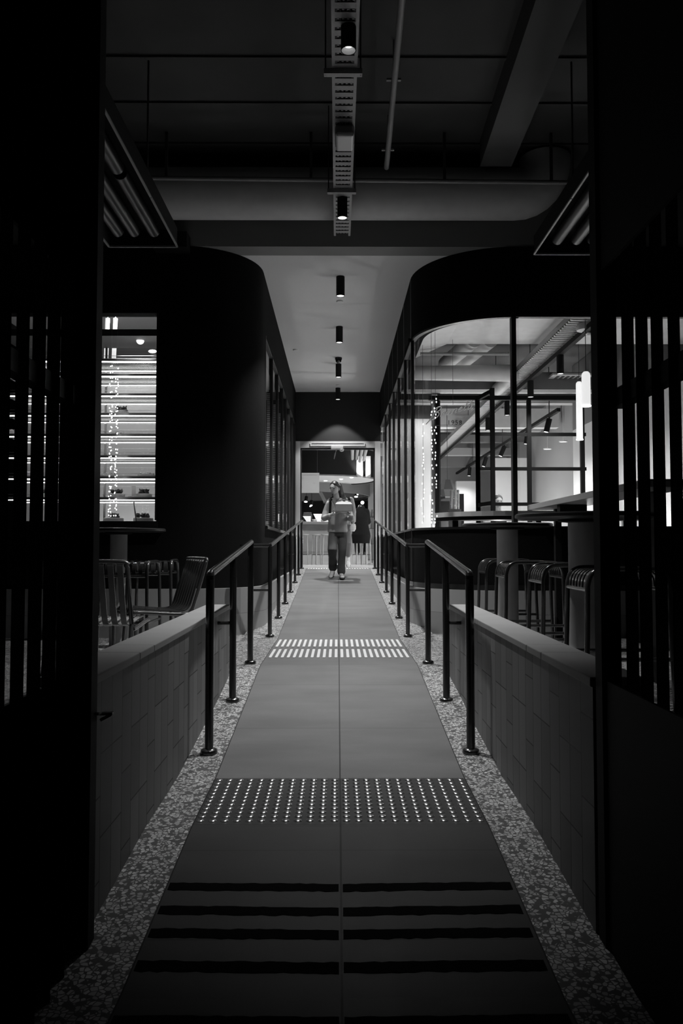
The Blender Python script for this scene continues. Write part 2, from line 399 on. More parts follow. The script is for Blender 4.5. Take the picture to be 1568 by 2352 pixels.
# ---- windows
wn = [0]
def window(label):
    wn[0] += 1
    return thing('window_%d' % wn[0], label, 'window', kind='structure')
W = window('tall lit display window in the black left block')
m = MB()
m.box(-3.72, -1.80, FL - .02, FL + .1, WT - .075, WT - .01).box(-3.7, -3.67, FL - .01, FL + .12, WT, WB).box(-1.83, -1.815, FL - .004, FL + .12, WT, WB)
m.build('window_frame', M['frame'], W)
MB().box(-3.72, -1.74, FL - .05, FL + .02, WT - .1, WT - .085).build('window_sill', M['steel'], W)
MB().box(-3.67, -1.83, FL + .05, FL + .058, WT - .01, WB).build('pane', M['glass_soft'], W)
ML = [9.09, 10.07, 11.0, 11.95, 12.8, 13.7, 14.65, 15.5]
for i in range(7):
    W = window('%s dark-framed pane in the left corridor wall' % ('first second third fourth fifth sixth seventh'.split()[i]))
    y0, y1 = ML[i], ML[i + 1]
    m = MB().box(XL - .035, XL + .002, y0 - .02, y0 + .02, 1.46, 3.65).box(XL - .035, XL - .005, y0 + .02, y1 - .02, 3.61, 3.65)
    if i == 6: m.box(XL - .035, XL + .002, y1 - .02, y1 + .02, 1.46, 3.65)
    m.build('window_frame', M['frame'], W)
    MB().box(XL - .1, XL + .03, y0 - .02, y1 + .02, 1.425, 1.46).build('window_sill', M['frame'], W)
    MB().box(XL - .03, XL - .024, y0 + .02, y1 - .02, 1.46, 3.61).build('pane', M['glass'], W)
MR = [8.95, 9.9, 10.96, 11.94, 12.9, 14.0, 15.5]
for i in range(6):
    W = window('%s black-mullioned pane in the right corridor wall' % ('first second third fourth fifth sixth'.split()[i]))
    y0, y1 = MR[i], MR[i + 1]
    MB().box(XR - .014, XR + .02, y0 - .022, y0 + .022, .80, 4.26).build('mullion', M['frame'], W)
    MB().box(XR - .012, XR + .03, y0 + .022, y1 - .022, 3.56, 3.61).build('transom', M['dark'], W)
    MB().box(XR + .03, XR + .038, y0, y1, 1.40, 3.6).build('pane', M['glass'], W)
W = window('curved corner pane of the shop window on the right')
MB().path(outset([(XR, 8.97)] + arcR[:], -.03), 1.40, 3.6, .008).build('pane', M['glass_soft'], W, smooth=True)
MB().path(outset([(XR, 8.97)] + arcR[:], .005), 3.555, 3.59, .05).build('window_frame', M['frame'], W, smooth=True)
MB().box(1.765, 1.81, FR - .02, FR + .07, 1.40, 3.6).build('mullion', M['frame'], W)
W = window('flat front pane of the shop window behind the bar tables')
MB().box(1.81, 3.6, FR + .03, FR + .038, 1.40, 3.6).build('pane', M['glass_soft'], W)
MB().box(1.81, 6.4, FR - .01, FR + .05, 3.555, 3.59).box(3.6, 3.64, FR - .02, FR + .07, 1.40, 3.6).build('window_frame', M['frame'], W)
struct(MB().box(3.64, 6.5, FR, FR + .12, 1.40, 3.6).build('wall_right_front', M['darkwall']), 'black wall beyond the shop window on the right', 'wall')
# ---- far wall with doorway into the food hall
YD = 15.6
m = MB().box(-.83, .85, YD, YD + .2, 3.30, 4.4)
struct(m.build('wall_far', M['farwall']), 'black wall above the doorway at the end of the corridor', 'wall')
D1 = thing('door_1', 'pale framed open doorway at the end of the corridor', 'doorway', (0, YD, .814), kind='structure')
m = MB().box(-.83, -.735, YD - .03, YD + .25, .8, 3.30).box(.735, .84, YD - .03, YD + .25, .8, 3.30)
m.build('jamb', M['white'], D1)
MB().box(-.735, .735, YD - .03, YD + .25, 3.175, 3.30).build('lintel', M['light'], D1)
m = MB().box(-.735, -.71, YD + .05, YD + .12, .814, 3.175).box(.71, .735, YD + .05, YD + .12, .814, 3.175).box(-.71, .71, YD + .05, YD + .12, 3.145, 3.175)
m.build('door_stop', M['frame'], D1)
v = thing('vent_grille', 'long white slot vent in the pale lintel over the doorway', 'vent', (.0, YD - .03, 3.22))
m = MB().box(-.535, .535, YD - .045, YD - .03, 3.205, 3.215).box(-.535, .535, YD - .045, YD - .03, 3.26, 3.268)
m.box(-.535, -.52, YD - .045, YD - .03, 3.215, 3.26).box(.52, .535, YD - .045, YD - .03, 3.215, 3.26)
m.build('rim', M['white'], v); MB().box(-.52, .52, YD - .036, YD - .03, 3.215, 3.26).build('slats', M['light'], v)
v = thing('door_sensor', 'white box sensor with a small dome under the door lintel', 'sensor', (.0, YD - .06, 3.15))
MB().box(-.13, .11, YD - .14, YD - .031, 3.14, 3.2).build('body', M['light'], v, bevel=.008)
MB().lathe([(.045, 0), (.045, -.02), (.035, -.045), (0, -.06)], (.08, YD - .1, 3.14), 14).build('dome', M['white'], v, smooth=True)
tag(MB().tube([(-.03, YD - .04, 3.14), (-.04, YD - .03, 3.05), (-.07, YD + .06, 2.96), (-.06, YD + .12, 3.06), (-.02, YD + .09, 3.14)], .004, 6).build('cable', M['light'], smooth=True), 'thin loose cable hanging under the white door sensor', 'cable')

# ================================================================== CEILING SERVICES
CTX = .045
t = thing('cable_tray', 'perforated grey cable tray hanging over the ramp', 'cable tray', (CTX, 6, 4.34))
m = MB()
m.box(CTX - .083, CTX - .073, 3.2, 7.86, 4.34, 4.40).box(CTX + .073, CTX + .083, 3.2, 7.86, 4.34, 4.40)
m.box(CTX - .083, CTX - .062, 3.2, 7.86, 4.336, 4.342).box(CTX + .062, CTX + .083, 3.2, 7.86, 4.336, 4.342)
m.build('side_rail', M['tray'], t)
m = MB(); y = 3.2
while y < 7.8:
    m.box(CTX - .064, CTX + .064, y, y + .052, 4.338, 4.342)
    for k in range(4): m.box(CTX - .05 + k * .03, CTX - .036 + k * .03, y + .056, y + .064, 4.338, 4.342)
    y += .0825
m.build('rungs', M['tray'], t)
m = MB()
for k in range(5): m.tube([(CTX - .04 + k * .02, 3.2, 4.352), (CTX - .04 + k * .02, 7.84, 4.352)], .008, 6)
m.build('cables', M['black'], t, smooth=True)
for y in (3.5, 5.08, 6.82):
    b_ = MB().box(CTX - .135, CTX + .115, y - .021, y + .021, 4.30, 4.335).build('hanger', M['tray'], t)
    MB().tube([(CTX - .125, y, 4.3), (CTX - .125, y, 5.095)], .005, 6).tube([(CTX + .105, y, 4.3), (CTX + .105, y, 5.095)], .005, 6).build('rod', M['dark'], b_)
def cyl_lamp(name, label, cat, x, y, z0, z1, r, group=None, top=None, mat='lamp', recess=False):
    t = thing(name, label, cat, (x, y, z0), 0, group)
    MB().lathe([(0, z1), (r, z1), (r, z0), (r * .9, z0), (r * .9, z0 + (.065 if recess else .03)), (0, z0 + (.065 if recess else .03))], (x, y, 0), 24).build('housing', M['black'], t, smooth=True)
    if recess:
        MB().lathe([(r * .9, z0 + .001), (r * .72, z0 + .02), (r * .5, z0 + .032)], (x, y, 0), 24).build('reflector', M['white'], t, smooth=True)
        MB().lathe([(r * .52, z0 + .031), (0, z0 + .03)], (x, y, 0), 18).build('lens', M[mat], t)
    else: MB().lathe([(r * .9, z0 + .006), (0, z0 + .004)], (x, y, 0), 24).build('lens', M[mat], t)
    return t
cyl_lamp('spotlight', 'black cylinder spotlight under the cable tray nearest the viewer', 'lamp', .065, 4.65, 4.19, 4.36, .046, 'spotlights under the cable tray', recess=True)
cyl_lamp('spotlight', 'black cylinder spotlight at the far end of the cable tray', 'lamp', .042, 7.0, 4.155, 4.34, .045, 'spotlights under the cable tray')
for (y, wd) in ((8.9, 'nearest'), (10.95, 'second'), (13.2, 'third'), (15.2, 'farthest')):
    cyl_lamp('downlight', '%s black cylinder downlight on the pale corridor ceiling' % wd, 'lamp', .032 - .004 * (y - 8.9), y, 4.055, 4.279, .048, 'corridor downlights')
t = thing('detector_box', 'pale rounded box mounted under the cable tray between the spotlights', 'detector', (.055, 5.84, 4.26))
MB().box(-.02, .125, 5.74, 5.93, 4.25, 4.335).build('body', M['light'], t, bevel=.02)
MB().box(-.012, .117, 5.69, 5.925, 4.215, 4.252).build('cover', M['white'], t, bevel=.015)
for (x, y, l) in ((.026, 9.79, 'pale round detector disc beside the nearest corridor downlight'), (-.649, 12.23, 'pale round detector disc near the left edge of the corridor ceiling'), (.004, 14.9, 'pale round detector disc just before the farthest downlight')):
    tag(MB().lathe([(0, 4.279), (.042, 4.279), (.042, 4.268), (.036, 4.262), (0, 4.261)], (x, y, 0), 20).build('smoke_detector', M['white'], smooth=True), l, 'detector', 'ceiling detectors')
t = thing('dome_camera', 'black half-dome camera on the corridor ceiling between two downlights', 'camera', (.014, 12.75, 4.27))
MB().lathe([(0, 4.279), (.056, 4.279), (.056, 4.245), (0, 4.245)], (.014, 12.75, 0), 20).build('base', M['black'], t, smooth=True)
MB().lathe([(.05, 4.245), (.045, 4.215), (.025, 4.192), (0, 4.186)], (.014, 12.75, 0), 20).build('dome', M['steel'], t, smooth=True)
# ducts, pipes, beam
m = MB(); pts = [(-2.2, 7.72, 4.70), (1.75, 7.72, 4.70)] + [(1.75 + .3 * math.sin(a), 7.72, 5.0 - .3 * math.cos(a)) for a in [PI / 2 * k / 7 for k in range(1, 8)]] + [(2.05, 7.72, 5.06)]
tag(m.tube(pts, .245, 24).build('air_duct', M['galv'], smooth=True), 'fat grey round air duct crossing in front of the fascia', 'duct')
t = thing('cross_pipe', 'slim grey pipe running across under the slab', 'pipe', (0, 7.3, 4.65))
MB().tube([(-2.6, 7.3, 4.668), (2.6, 7.3, 4.622)], .02, 12).build('pipe', M['pipe'], t, smooth=True)
for x in (-1.6, -.25, 1.0, 2.0): MB().box(x - .012, x + .012, 7.285, 7.315, 4.64 - .0088 * x + .02, 5.095).build('hanger', M['dark'], t)
t = thing('conduit_pipe', 'grey conduit pipe running lengthwise right of the cable tray', 'pipe', (.43, 6, 4.75))
MB().tube([(.39, 3.5, 4.75), (.455, 7.27, 4.75)], .024, 12).build('pipe', M['pipe'], t, smooth=True)
for y, x in ((4.2, .40), (5.93, .428), (7.0, .45)): MB().box(x - .055, x + .055, y - .012, y + .012, 4.775, 4.79).box(x - .006, x + .006, y - .006, y + .006, 4.79, 5.095).build('clip', M['tray'], t)
struct(MB().prism([(1.30, 4.2), (1.62, 4.2), (1.66, 7.45), (1.36, 7.45)], 4.85, 5.1).build('beam', M['soffit']), 'plain grey beam under the slab on the right', 'beam')
tag(MB().box(-1.85, -1.5, 7.8, 7.99, 4.20, 4.36).build('bulkhead_box', M['black'], bevel=.005), 'small black box against the fascia beside the left heater', 'box')
for sx, nm, xa, y1 in ((-1, 'left', -1.41, 6.9), (1, 'right', 1.77, 7.06)):
    xb = xa + sx * .6; x0, x1 = sorted((xa, xb))
    t = thing('radiant_heater', 'black overhead radiant heater panel with bright rim on the %s' % nm, 'heater', ((xa + xb) / 2, 5.7, 3.85), 0, 'overhead heaters')
    m = MB().box(x0, x1, 3.6, y1, 4.0, 4.02).box(x0, x0 + .012, 3.6, y1, 3.862, 4.0).box(x1 - .012, x1, 3.6, y1, 3.862, 4.0).box(x0, x1, y1 - .012, y1, 3.862, 4.0).box(x0, x1, 3.6, 3.612, 3.862, 4.0)
    m.build('housing', M['black'], t)
    m = MB()
    for a, b in (((xa, 3.6), (xa, 5.9)), ((xa, 5.91), (xa, y1)), ((xb, 3.6), (xb, y1)), ((xa, y1), (xb, y1))):
        m.beam((a[0], a[1], 3.855), (b[0], b[1], 3.855), .014, .014)
    m.build('rim', M['heatrim'], t)
    for k in (.17, .34, .48):
        x = xa + sx * k
        m = MB().tube([(x, 3.8, 3.93), (x, 5.6, 3.93)], .05, 12).tube([(x, 5.68, 3.93), (x, y1 - .15, 3.93)], .05, 12)
        m.build('heating_tube', M['heattube'], t, smooth=True)
    for k, y in ((.1, 6.2), (.5, 6.2), (.3, 4.2)): MB().tube([(xa + sx * k, y, 4.02), (xa + sx * k, y, 5.095)], .008, 6).build('rod', M['dark'], t)

# ================================================================== FRONT SLATTED SCREENS
for sx, nm, x in ((-1, 'left', -.80), (1, 'right', .858)):
    t = thing('slatted_screen', 'tall black louvred screen framing the %s edge of the view' % nm, 'screen', (x, 1.2, 0), 0, 'black slatted screens')
    m = MB(); y = 1.896 - .11 * 16 if sx < 0 else 2.1125 - .107 * 18; n = 0
    while y < 2.4:
        R_ = Matrix.Rotation(math.radians(36) * (1 if sx < 0 else -1), 3, 'Z')
        m.box(x - .0015, x + .0015, y - .058, y + .058, .0, 4.7, R_); y += .11 if sx < 0 else .107
    m.build('fins', M['black'], t)
    MB().box(min(x + sx * (.03 if sx < 0 else .0), x - sx * .06), max(x + sx * (.03 if sx < 0 else .0), x - sx * .06), 2.42, 2.48, 0, 4.9).build('end_post', M['black'], t)
    MB().box(x - .02, x + .02, 0, 2.419, 1.635, 1.69).build('cross_rail', M['black'], t)
    MB().box(x - .05, x - .04, 0, 2.419, 2.06, 4.69).build('head_blackout', M['black'], t)  # opaque sheet added so the upper slits go black
    MB().box(x - .05, x - .04, 0, 2.419, 0, .81).build('kick_blackout', M['black'], t)  # solid black sheet added to darken the slits near the floor
    MB().box(x - .03, x + .03, 0, 2.419, 4.7, 4.9).build('head_rail', M['black'], t)
m = MB(); scr = [o for o in COL.objects if o.name == 'slatted_screen'][0]
m.beam(at(231, 1639, 2.5), at(260, 1638, 2.5), .02, .008).beam(at(257, 1640, 2.5), at(232, 1653, 2.5), .02, .009).beam(at(231, 1639, 2.5), at(222, 1640, 2.46), .012, .008)
hd = m.build('lever_handle', M['white'], scr); tag(hd, 'pale lever handle on the black screen post')
# ================================================================== TACTILE STUDS AND STRIPS
def strip_plate(name, label, y0, y1, x0, x1):
    pass
m = MB().lathe([(.0172, 0), (.0172, .0012), (.0155, .003), (.011, .0052), (.005, .0058), (0, .006)], (0, 0, 0), 12)
stud = m.build('tactile_stud', M['chrome'], smooth=True)
tag(stud, 'round metal stud in the wide warning field at the foot of the ramp', 'tactile stud', 'warning studs at the foot of the ramp')
slope = math.atan2(.016, .65)
for j in range(12):
    y = 3.32 + j * (3.845 - 3.32) / 11
    for i in range(24):
        x = CX - .575 + i * .05
        o = stud if (i == 0 and j == 0) else stud.copy()
        if o is not stud: COL.objects.link(o)
        o.location = (x, y, gz(y) - .0003); o.rotation_euler = (slope, 0, 0)
def bars(y0, y1, label, group, zoff=0.):
    yc = (y0 + y1) / 2; L = (y1 - y0) / 2
    m = MB(); n = 6
    poly = [(.0115 * math.cos(a), L - .0115 + .0115 * math.sin(a)) for a in [PI * k / n for k in range(n + 1)]]
    poly += [(-x, -y) for x, y in poly]
    m.prism(poly, 0, .005)
    b = m.build('tactile_bar', M['strip']); tag(b, label, 'tactile bar', group)
    for i in range(24):
        o = b if i == 0 else b.copy()
        if i: COL.objects.link(o)
        o.location = (CX - .56 + i * 1.12 / 23, yc, gz(yc) - .0004)
bars(6.5, 7.03, 'white raised bar in the nearer of the two rows on the landing', 'nearer row of tactile bars on the landing')
bars(7.2, 7.76, 'white raised bar in the farther of the two rows on the landing', 'farther row of tactile bars on the landing')
bars(14.9, 15.35, 'white raised bar in the far row at the top of the ramp', 'tactile bars at the top of the ramp')
k = 0
for y, wd in ((2.78, 'farthest'), (2.63, 'second'), (2.5, 'third'), (2.335, 'fourth'), (2.09, 'nearest')):
    for sx in (-1, 1):
        x0, x1 = (CX - .59, CX - .008) if sx < 0 else (CX + .006, CX + .585)
        m = MB(); sl = (gz(y + .03) - gz(y - .03)) / .06; pts = []
        n = 26
        top = [(x0 + (x1 - x0) * i / n, y + .025 + random.uniform(-.003, .003) + .012 * sx * (i / n - .5)) for i in range(n + 1)]
        bot = [(x0 + (x1 - x0) * i / n, y - .025 + random.uniform(-.004, .004) + .012 * sx * (i / n - .5)) for i in range(n + 1)]
        A = [[m.bm.verts.new((px, py, gz(py) + dz)) for px, py in row] for row in (bot, top) for dz in (-.002, .0015)]
        for i in range(n):
            for a, b in ((0, 1), (1, 3), (3, 2), (2, 0)): m.bm.faces.new((A[a][i], A[a][i + 1], A[b][i + 1], A[b][i]))
        tag(m.build('anti_slip_strip', M['abrasive']), '%s black anti-slip strip %s of the ramp seam' % (wd, 'left' if sx < 0 else 'right'), 'anti-slip strip', 'black anti-slip strips')

# ================================================================== HANDRAILS
def handrail(label, side, lower):
    s = side; X = -.672 if s < 0 else .698
    t = thing('handrail', label, 'handrail', (X, 5.2 if lower else 11, .25), 0, 'black tubular handrails')
    if lower: ys = [4.22, 5.15, 6.18]; H = .95
    else: ys = [7.95, 9.1, 10.25, 11.42, 12.6, 13.75, 14.98]; H = .925
    zt = lambda y: gz(ys[0]) + H + (y - ys[0]) * (gz(ys[-1]) - gz(ys[0])) / (ys[-1] - ys[0]) - .02
    R_ = .0205
    if lower:
        pts = [(X, ys[0] - .004, zt(ys[0]) - .10), (X, ys[0] - .004, zt(ys[0]) - .03), (X, ys[0] + .008, zt(ys[0]) - .003), (X, ys[0] + .035, zt(ys[0]) + .008), (X, ys[-1] + .01, zt(ys[-1]) + .006)]
    else:
        pts = [(X + s * .0, ys[-1] + .03, zt(ys[-1])), (X, ys[0] + .02, zt(ys[0])), (X, ys[0], zt(ys[0])), (X + s * .02, ys[0], zt(ys[0])), (X + s * .2, ys[0] - .01, zt(ys[0]))]
    MB().tube(pts, R_, 14).build('rail', M['steel'], t, smooth=True)
    for i, y in enumerate(ys):
        p = MB().tube([(X, y, gz(y) + .01), (X, y, zt(y) - .004)], .0225 if lower else .0205, 14).build('post', M['steel'], t, smooth=True)
        MB().lathe([(.044, -.004), (.046, .006), (.043, .018), (.034, .024), (.022, .027)], (X, y, gz(y)), 20).build('base_flange', M['steel'], p, smooth=True)
        if i in ((1,) if lower else (0, 2, 4)):
            z = gz(y) + (.50 if lower else .46)
            L = .1 if lower else (.18 if i == 0 else .105)
            yy = y + .0
            MB().tube([(X + s * .015, yy, z), (X + s * L, yy, z)], .012, 10).build('wall_bracket', M['steel'], p, smooth=True)
    if not lower:
        y = ys[0] - .01
        tag(t)
        MB().tube([(X + s * .2, y, zt(ys[0])), (X + s * .26, y + .0, zt(ys[0]) - .004)], R_, 12).lathe([(.04, 0), (.04, .012), (0, .012)], (X + s * .26, y, zt(ys[0]) - .006), 12).build('return_rail', M['steel'], t, smooth=True)
    return t
handrail('lower black handrail on the left, beside the low tiled wall', -1, True)
handrail('lower black handrail on the right, beside the low tiled wall', 1, True)
handrail('long upper black handrail along the left side of the corridor ramp', -1, False)
handrail('long upper black handrail along the right side of the corridor ramp', 1, False)

# ================================================================== TERRACE FURNITURE
TZ = .318
def sm(pts, n=4):
    """smooth polyline through points (Catmull-Rom)"""
    P = [Vector(p) for p in pts]; out = []
    for i in range(len(P) - 1):
        a = P[max(i - 1, 0)]; b = P[i]; c = P[i + 1]; d = P[min(i + 2, len(P) - 1)]
        for k in range(n):
            t_ = k / n
            out.append(.5 * ((2 * b) + (c - a) * t_ + (2 * a - 5 * b + 4 * c - d) * t_ ** 2 + (3 * b - a - 3 * c + d) * t_ ** 3))
    out.append(P[-1]); return out
def ribbon(m, x, prof, w_, th):
    """flat slat of width w_ following a (y,z) profile at x"""
    P = [Vector((0, p[0], p[1])) for p in prof]; rings = []
    for i, p in enumerate(P):
        d = (P[min(i + 1, len(P) - 1)] - P[max(i - 1, 0)]).normalized(); nrm = Vector((0, -d.z, d.y)) * th / 2
        rings.append([m.bm.verts.new(Vector((x + sx, p.y, p.z)) + sn * nrm) for sx, sn in ((-w_ / 2, -1), (w_ / 2, -1), (w_ / 2, 1), (-w_ / 2, 1))])
    for A, B in zip(rings, rings[1:]):
        for j in range(4): m.bm.faces.new((A[j], A[(j + 1) % 4], B[(j + 1) % 4], B[j]))
    m.bm.faces.new(list(reversed(rings[0]))); m.bm.faces.new(rings[-1])
def make_chair(label):
    t = thing('slatted_chair', label, 'chair', (0, 0, 0), 0, 'slatted metal terrace chairs')
    prof = [(p.y, p.z) for p in sm([(0, -.235, .40), (0, -.232, .432), (0, -.20, .452), (0, 0, .432), (0, .13, .425), (0, .185, .455), (0, .215, .53), (0, .285, .765), (0, .30, .797)], 5)]
    m = MB()
    for k in range(8): ribbon(m, -.196 + k * .056, prof, .034, .007)
    m.build('slatted_seat', M['chairmetal'], t, smooth=True, local=True)
    side = lambda s: [(s * .245, -.20, .43), (s * .245, .12, .405), (s * .245, .19, .43), (s * .245, .225, .52)]
    top = [(-.245, .29, .74), (-.235, .305, .79), (-.20, .31, .81), (.20, .31, .81), (.235, .305, .79), (.245, .29, .74)]
    pts = sm([(-.20, -.235, .405), (-.235, -.225, .415)] + side(-1) + top + list(reversed(side(1))) + [(.235, -.225, .415), (.20, -.235, .405)], 4)
    pts.append(pts[0]); MB().tube(pts[:-1], .0135, 10, closed=True).build('frame', M['chairmetal'], t, smooth=True, local=True)
    for s in (-1, 1):
        MB().tube([(s * .245, -.17, .42), (s * .25, -.185, .2), (s * .255, -.20, 0)], .013, 10).build('leg', M['chairmetal'], t, smooth=True, local=True)
        MB().tube([(s * .245, .20, .44), (s * .25, .26, .2), (s * .255, .30, 0)], .013, 10).build('leg', M['chairmetal'], t, smooth=True, local=True)
    return t
ch = make_chair('grey slatted metal chair seen from behind beside the left screen')
ch.location = (-1.465, 4.95, TZ); ch.rotation_euler = (0, 0, PI)
dup(ch, (-1.36, 6.02, TZ), math.radians(-62), 'grey slatted metal chair with tilted back, seen side-on past the left low wall')
def make_stool(label):
    t = thing('bar_stool', label, 'bar stool', (0, 0, 0), 0, 'slatted metal bar stools')
    H = .775; L = .225; W_ = .19
    prof = [(p.y, p.z) for p in sm([(0, -L, H - .105), (0, -L + .006, H - .06), (0, -L + .03, H - .022), (0, -L + .08, H - .006), (0, 0, H - .012), (0, L - .08, H - .006), (0, L - .03, H - .022), (0, L - .006, H - .06), (0, L, H - .105)], 4)]
    m = MB()
    for k in range(6): ribbon(m, -.14 + k * .056, prof, .03, .008)
    m.build('slatted_seat', M['stoolmetal'], t, smooth=True, local=True)
    for s in (-1, 1):
        MB().tube(sm([(s * W_, -L, H - .12), (s * W_, -L + .002, H - .085), (s * W_, -L + .02, H - .034), (s * W_, -L + .06, H - .006), (s * W_, -L + .11, H), (s * W_, 0, H), (s * W_, L - .11, H), (s * W_, L - .06, H - .006), (s * W_, L - .02, H - .034), (s * W_, L - .002, H - .085), (s * W_, L, H - .12)], 4), .0145, 10).build('side_rail', M['stoolmetal'], t, smooth=True, local=True)
        MB().tube([(-W_, s * L, H - .115), (W_, s * L, H - .115)], .0125, 10).build('end_bar', M['stoolmetal'], t, smooth=True, local=True)
        MB().tube([(s * (W_ + .01), -L - .012, .28), (s * (W_ + .01), L + .012, .28)], .0115, 8).build('footrest', M['stoolmetal'], t, smooth=True, local=True)
        for q in (-1, 1):
            MB().tube([(s * W_, q * L, H - .10), (s * (W_ + .006), q * (L + .006), .4), (s * (W_ + .014), q * (L + .02), 0)], .0145, 10).build('leg', M['stoolmetal'], t, smooth=True, local=True)
    return t
s0 = make_stool('nearest black bar stool at the right tables, beside the right screen')
s0.location = (1.60, 4.58, TZ); s0.rotation_euler = (0, 0, PI / 2)
dup(s0, (1.60, 5.52, TZ), PI / 2, 'second nearest black bar stool on the right, between the two table pedestals')
dup(s0, (1.555, 6.48, TZ), PI / 2, 'third black bar stool on the right, standing in front of the far pedestal')
dup(s0, (1.60, 7.55, TZ), PI / 2, 'farthest black bar stool on the right, by the black shop wall')
dup(s0, (-1.74, 6.72, TZ), .0, 'black bar stool on the left seen through the back of the nearest slatted chair')
dup(s0, (-1.70, 7.38, TZ), .06, 'farthest black bar stool on the left, against the black wall')
def bar_table(label, x, y, ztop, r, pr, top='tabletop'):
    t = thing('bar_table', label, 'table', (x, y, TZ), 0, 'round bar tables')
    MB().lathe([(0, ztop), (r - .01, ztop), (r, ztop - .008), (r, ztop - .026), (r - .03, ztop - .034), (0, ztop - .036)], (x, y, 0), 48).build('table_top', M[top], t, smooth=True)
    MB().lathe([(pr, ztop - .036), (pr, TZ + .02), (pr * 1.04, TZ), (0, TZ)], (x, y, 0), 32).build('pedestal', M['pedestal'], t, smooth=True)
    MB().lathe([(0, ztop - .037), (pr * 1.6, ztop - .037), (pr * 1.6, ztop - .05), (pr, ztop - .056)], (x, y, 0), 32).build('mounting_plate', M['black'], t, smooth=True)
bar_table('nearest round bar table on a thick pedestal beside the right screen', 1.565, 5.05, 1.425, .43, .10)
bar_table('far round bar table on a thick pedestal in front of the shop window', 1.513, 7.1, 1.425, .40, .093)
bar_table('round bar table on a pedestal under the lit display window on the left', -2.0, 7.3, 1.385, .42, .076)
t = thing('bar_ledge', 'long pale standing ledge behind the round bar tables on the right', 'ledge', (1.95, 6.5, TZ))
zl = 1.585
MB().box(1.90, 2.25, 4.9, 7.95, zl, zl + .05).build('ledge_top', M['frost'], t, bevel=.004)
for y in (5.3, 6.5, 7.7): MB().box(2.10, 2.16, y - .03, y + .03, TZ, zl).build('post', M['black'], t)
MB().box(1.92, 2.0, 6.86, 6.95, zl - .085, zl - .001).box(1.95, 2.16, 6.88, 6.93, zl - .06, zl - .001).build('bracket', M['black'], t)

# ================================================================== LEFT DISPLAY CABINET
struct(MB().box(-4.2, -1.0, 10.6, 10.7, .3, 4.28).build('wall_display_back', M['greywall']), 'grey wall behind the lit display cabinet', 'wall')
struct(MB().box(-4.2, -1.65, 8.13, 8.9, 4.1, 4.2).box(-4.2, -1.0, 8.9, 15.5, 4.1, 4.2).build('ceiling_display', M['greywall']), 'grey ceiling inside the left block', 'ceiling')
struct(MB().box(-4.3, -1.65, 8.13, 8.9, .3, .8).box(-4.3, -.97, 8.9, 15.5, .3, .8).build('floor_display', M['mid']), 'grey floor inside the left block', 'floor')
cab = thing('display_cabinet', 'tall lit cake display cabinet behind the left window', 'display cabinet', (-2.7, 8.7, 1.48))
CX0, CX1, CY0, CY1 = -3.62, -1.86, 8.42, 8.95
Dz = lambda y, D=8.45: at(300, y, D).z
m = MB().box(CX0, CX1, CY0, CY1, Dz(773), Dz(758)).box(CX0, CX1, CY0, CY1, .8, 1.485)
m.build('carcass', M['dark'], cab)
MB().box(CX0, CX1, CY1 - .01, CY1, 1.485, Dz(780)).build('back_panel', M['glass_soft'], cab)
m = MB()
for x in (CX0, CX1 - .02, -2.62): m.box(x, x + .02, CY1 - .04, CY1 - .011, 1.485, Dz(774)).box(x, x + .02, CY0, CY0 + .02, 1.485, Dz(774))
m.build('upright', M['rimsteel'], cab)
LV = [1143, 1095, 1047, 998, 950, 905, 860, 826]
SHZ = [Dz(y) for y in LV]
for z in SHZ:
    m = MB(); x = CX0 + .03
    while x < CX1 - .02:
        m.box(x, x + .0075, CY0 + .02, CY1 - .02, z - .005, z); x += .0175
    m.box(CX0, CX1, CY0, CY0 + .018, z - .022, z + .006).box(CX0, CX1, CY1 - .03, CY1 - .012, z - .02, z + .004).box(CX0, CX1, CY0 + .24, CY0 + .255, z - .016, z - .006)
    sh = m.build('shelf', M['rimsteel'], cab)
    MB().box(CX0 + .02, CX1 - .02, CY0 + .02, CY0 + .032, z - .030, z - .0245).build('led_strip', M['led'], sh)
    MB().box(CX0 + .02, CX1 - .02, CY0 - .012, CY0 - .008, z + .004, z + .03).build('price_rail', M['glass_soft'], sh)
    m = MB()
    for dz, h in ((.030, .0025), (.0, .002), (-.046, .003)): m.box(CX0 + .02, CX1 - .02, CY0 - .014, CY0 - .006, z + dz, z + dz + h)
    m.build('rail_glint', M['white'], sh)  # white strips stand in for glass edges catching the LED light
    MB().box(CX0 + .02, CX1 - .02, CY1 - .06, CY1 - .045, z - .03, z - .024).build('rear_glow_strip', M['led'], sh)  # added glowing line standing in for reflections on the shelf
for x, y, l in ((-2.13, 788, 'larger'), (-1.97, 813, 'smaller')):
    p = at(322 if l == 'larger' else 350, y - 6, 8.62)
    m = MB().ball(p, .042 if l == 'larger' else (.045, .03, .018), 14, 9).build('bulb', M['bead'], cab, smooth=True)
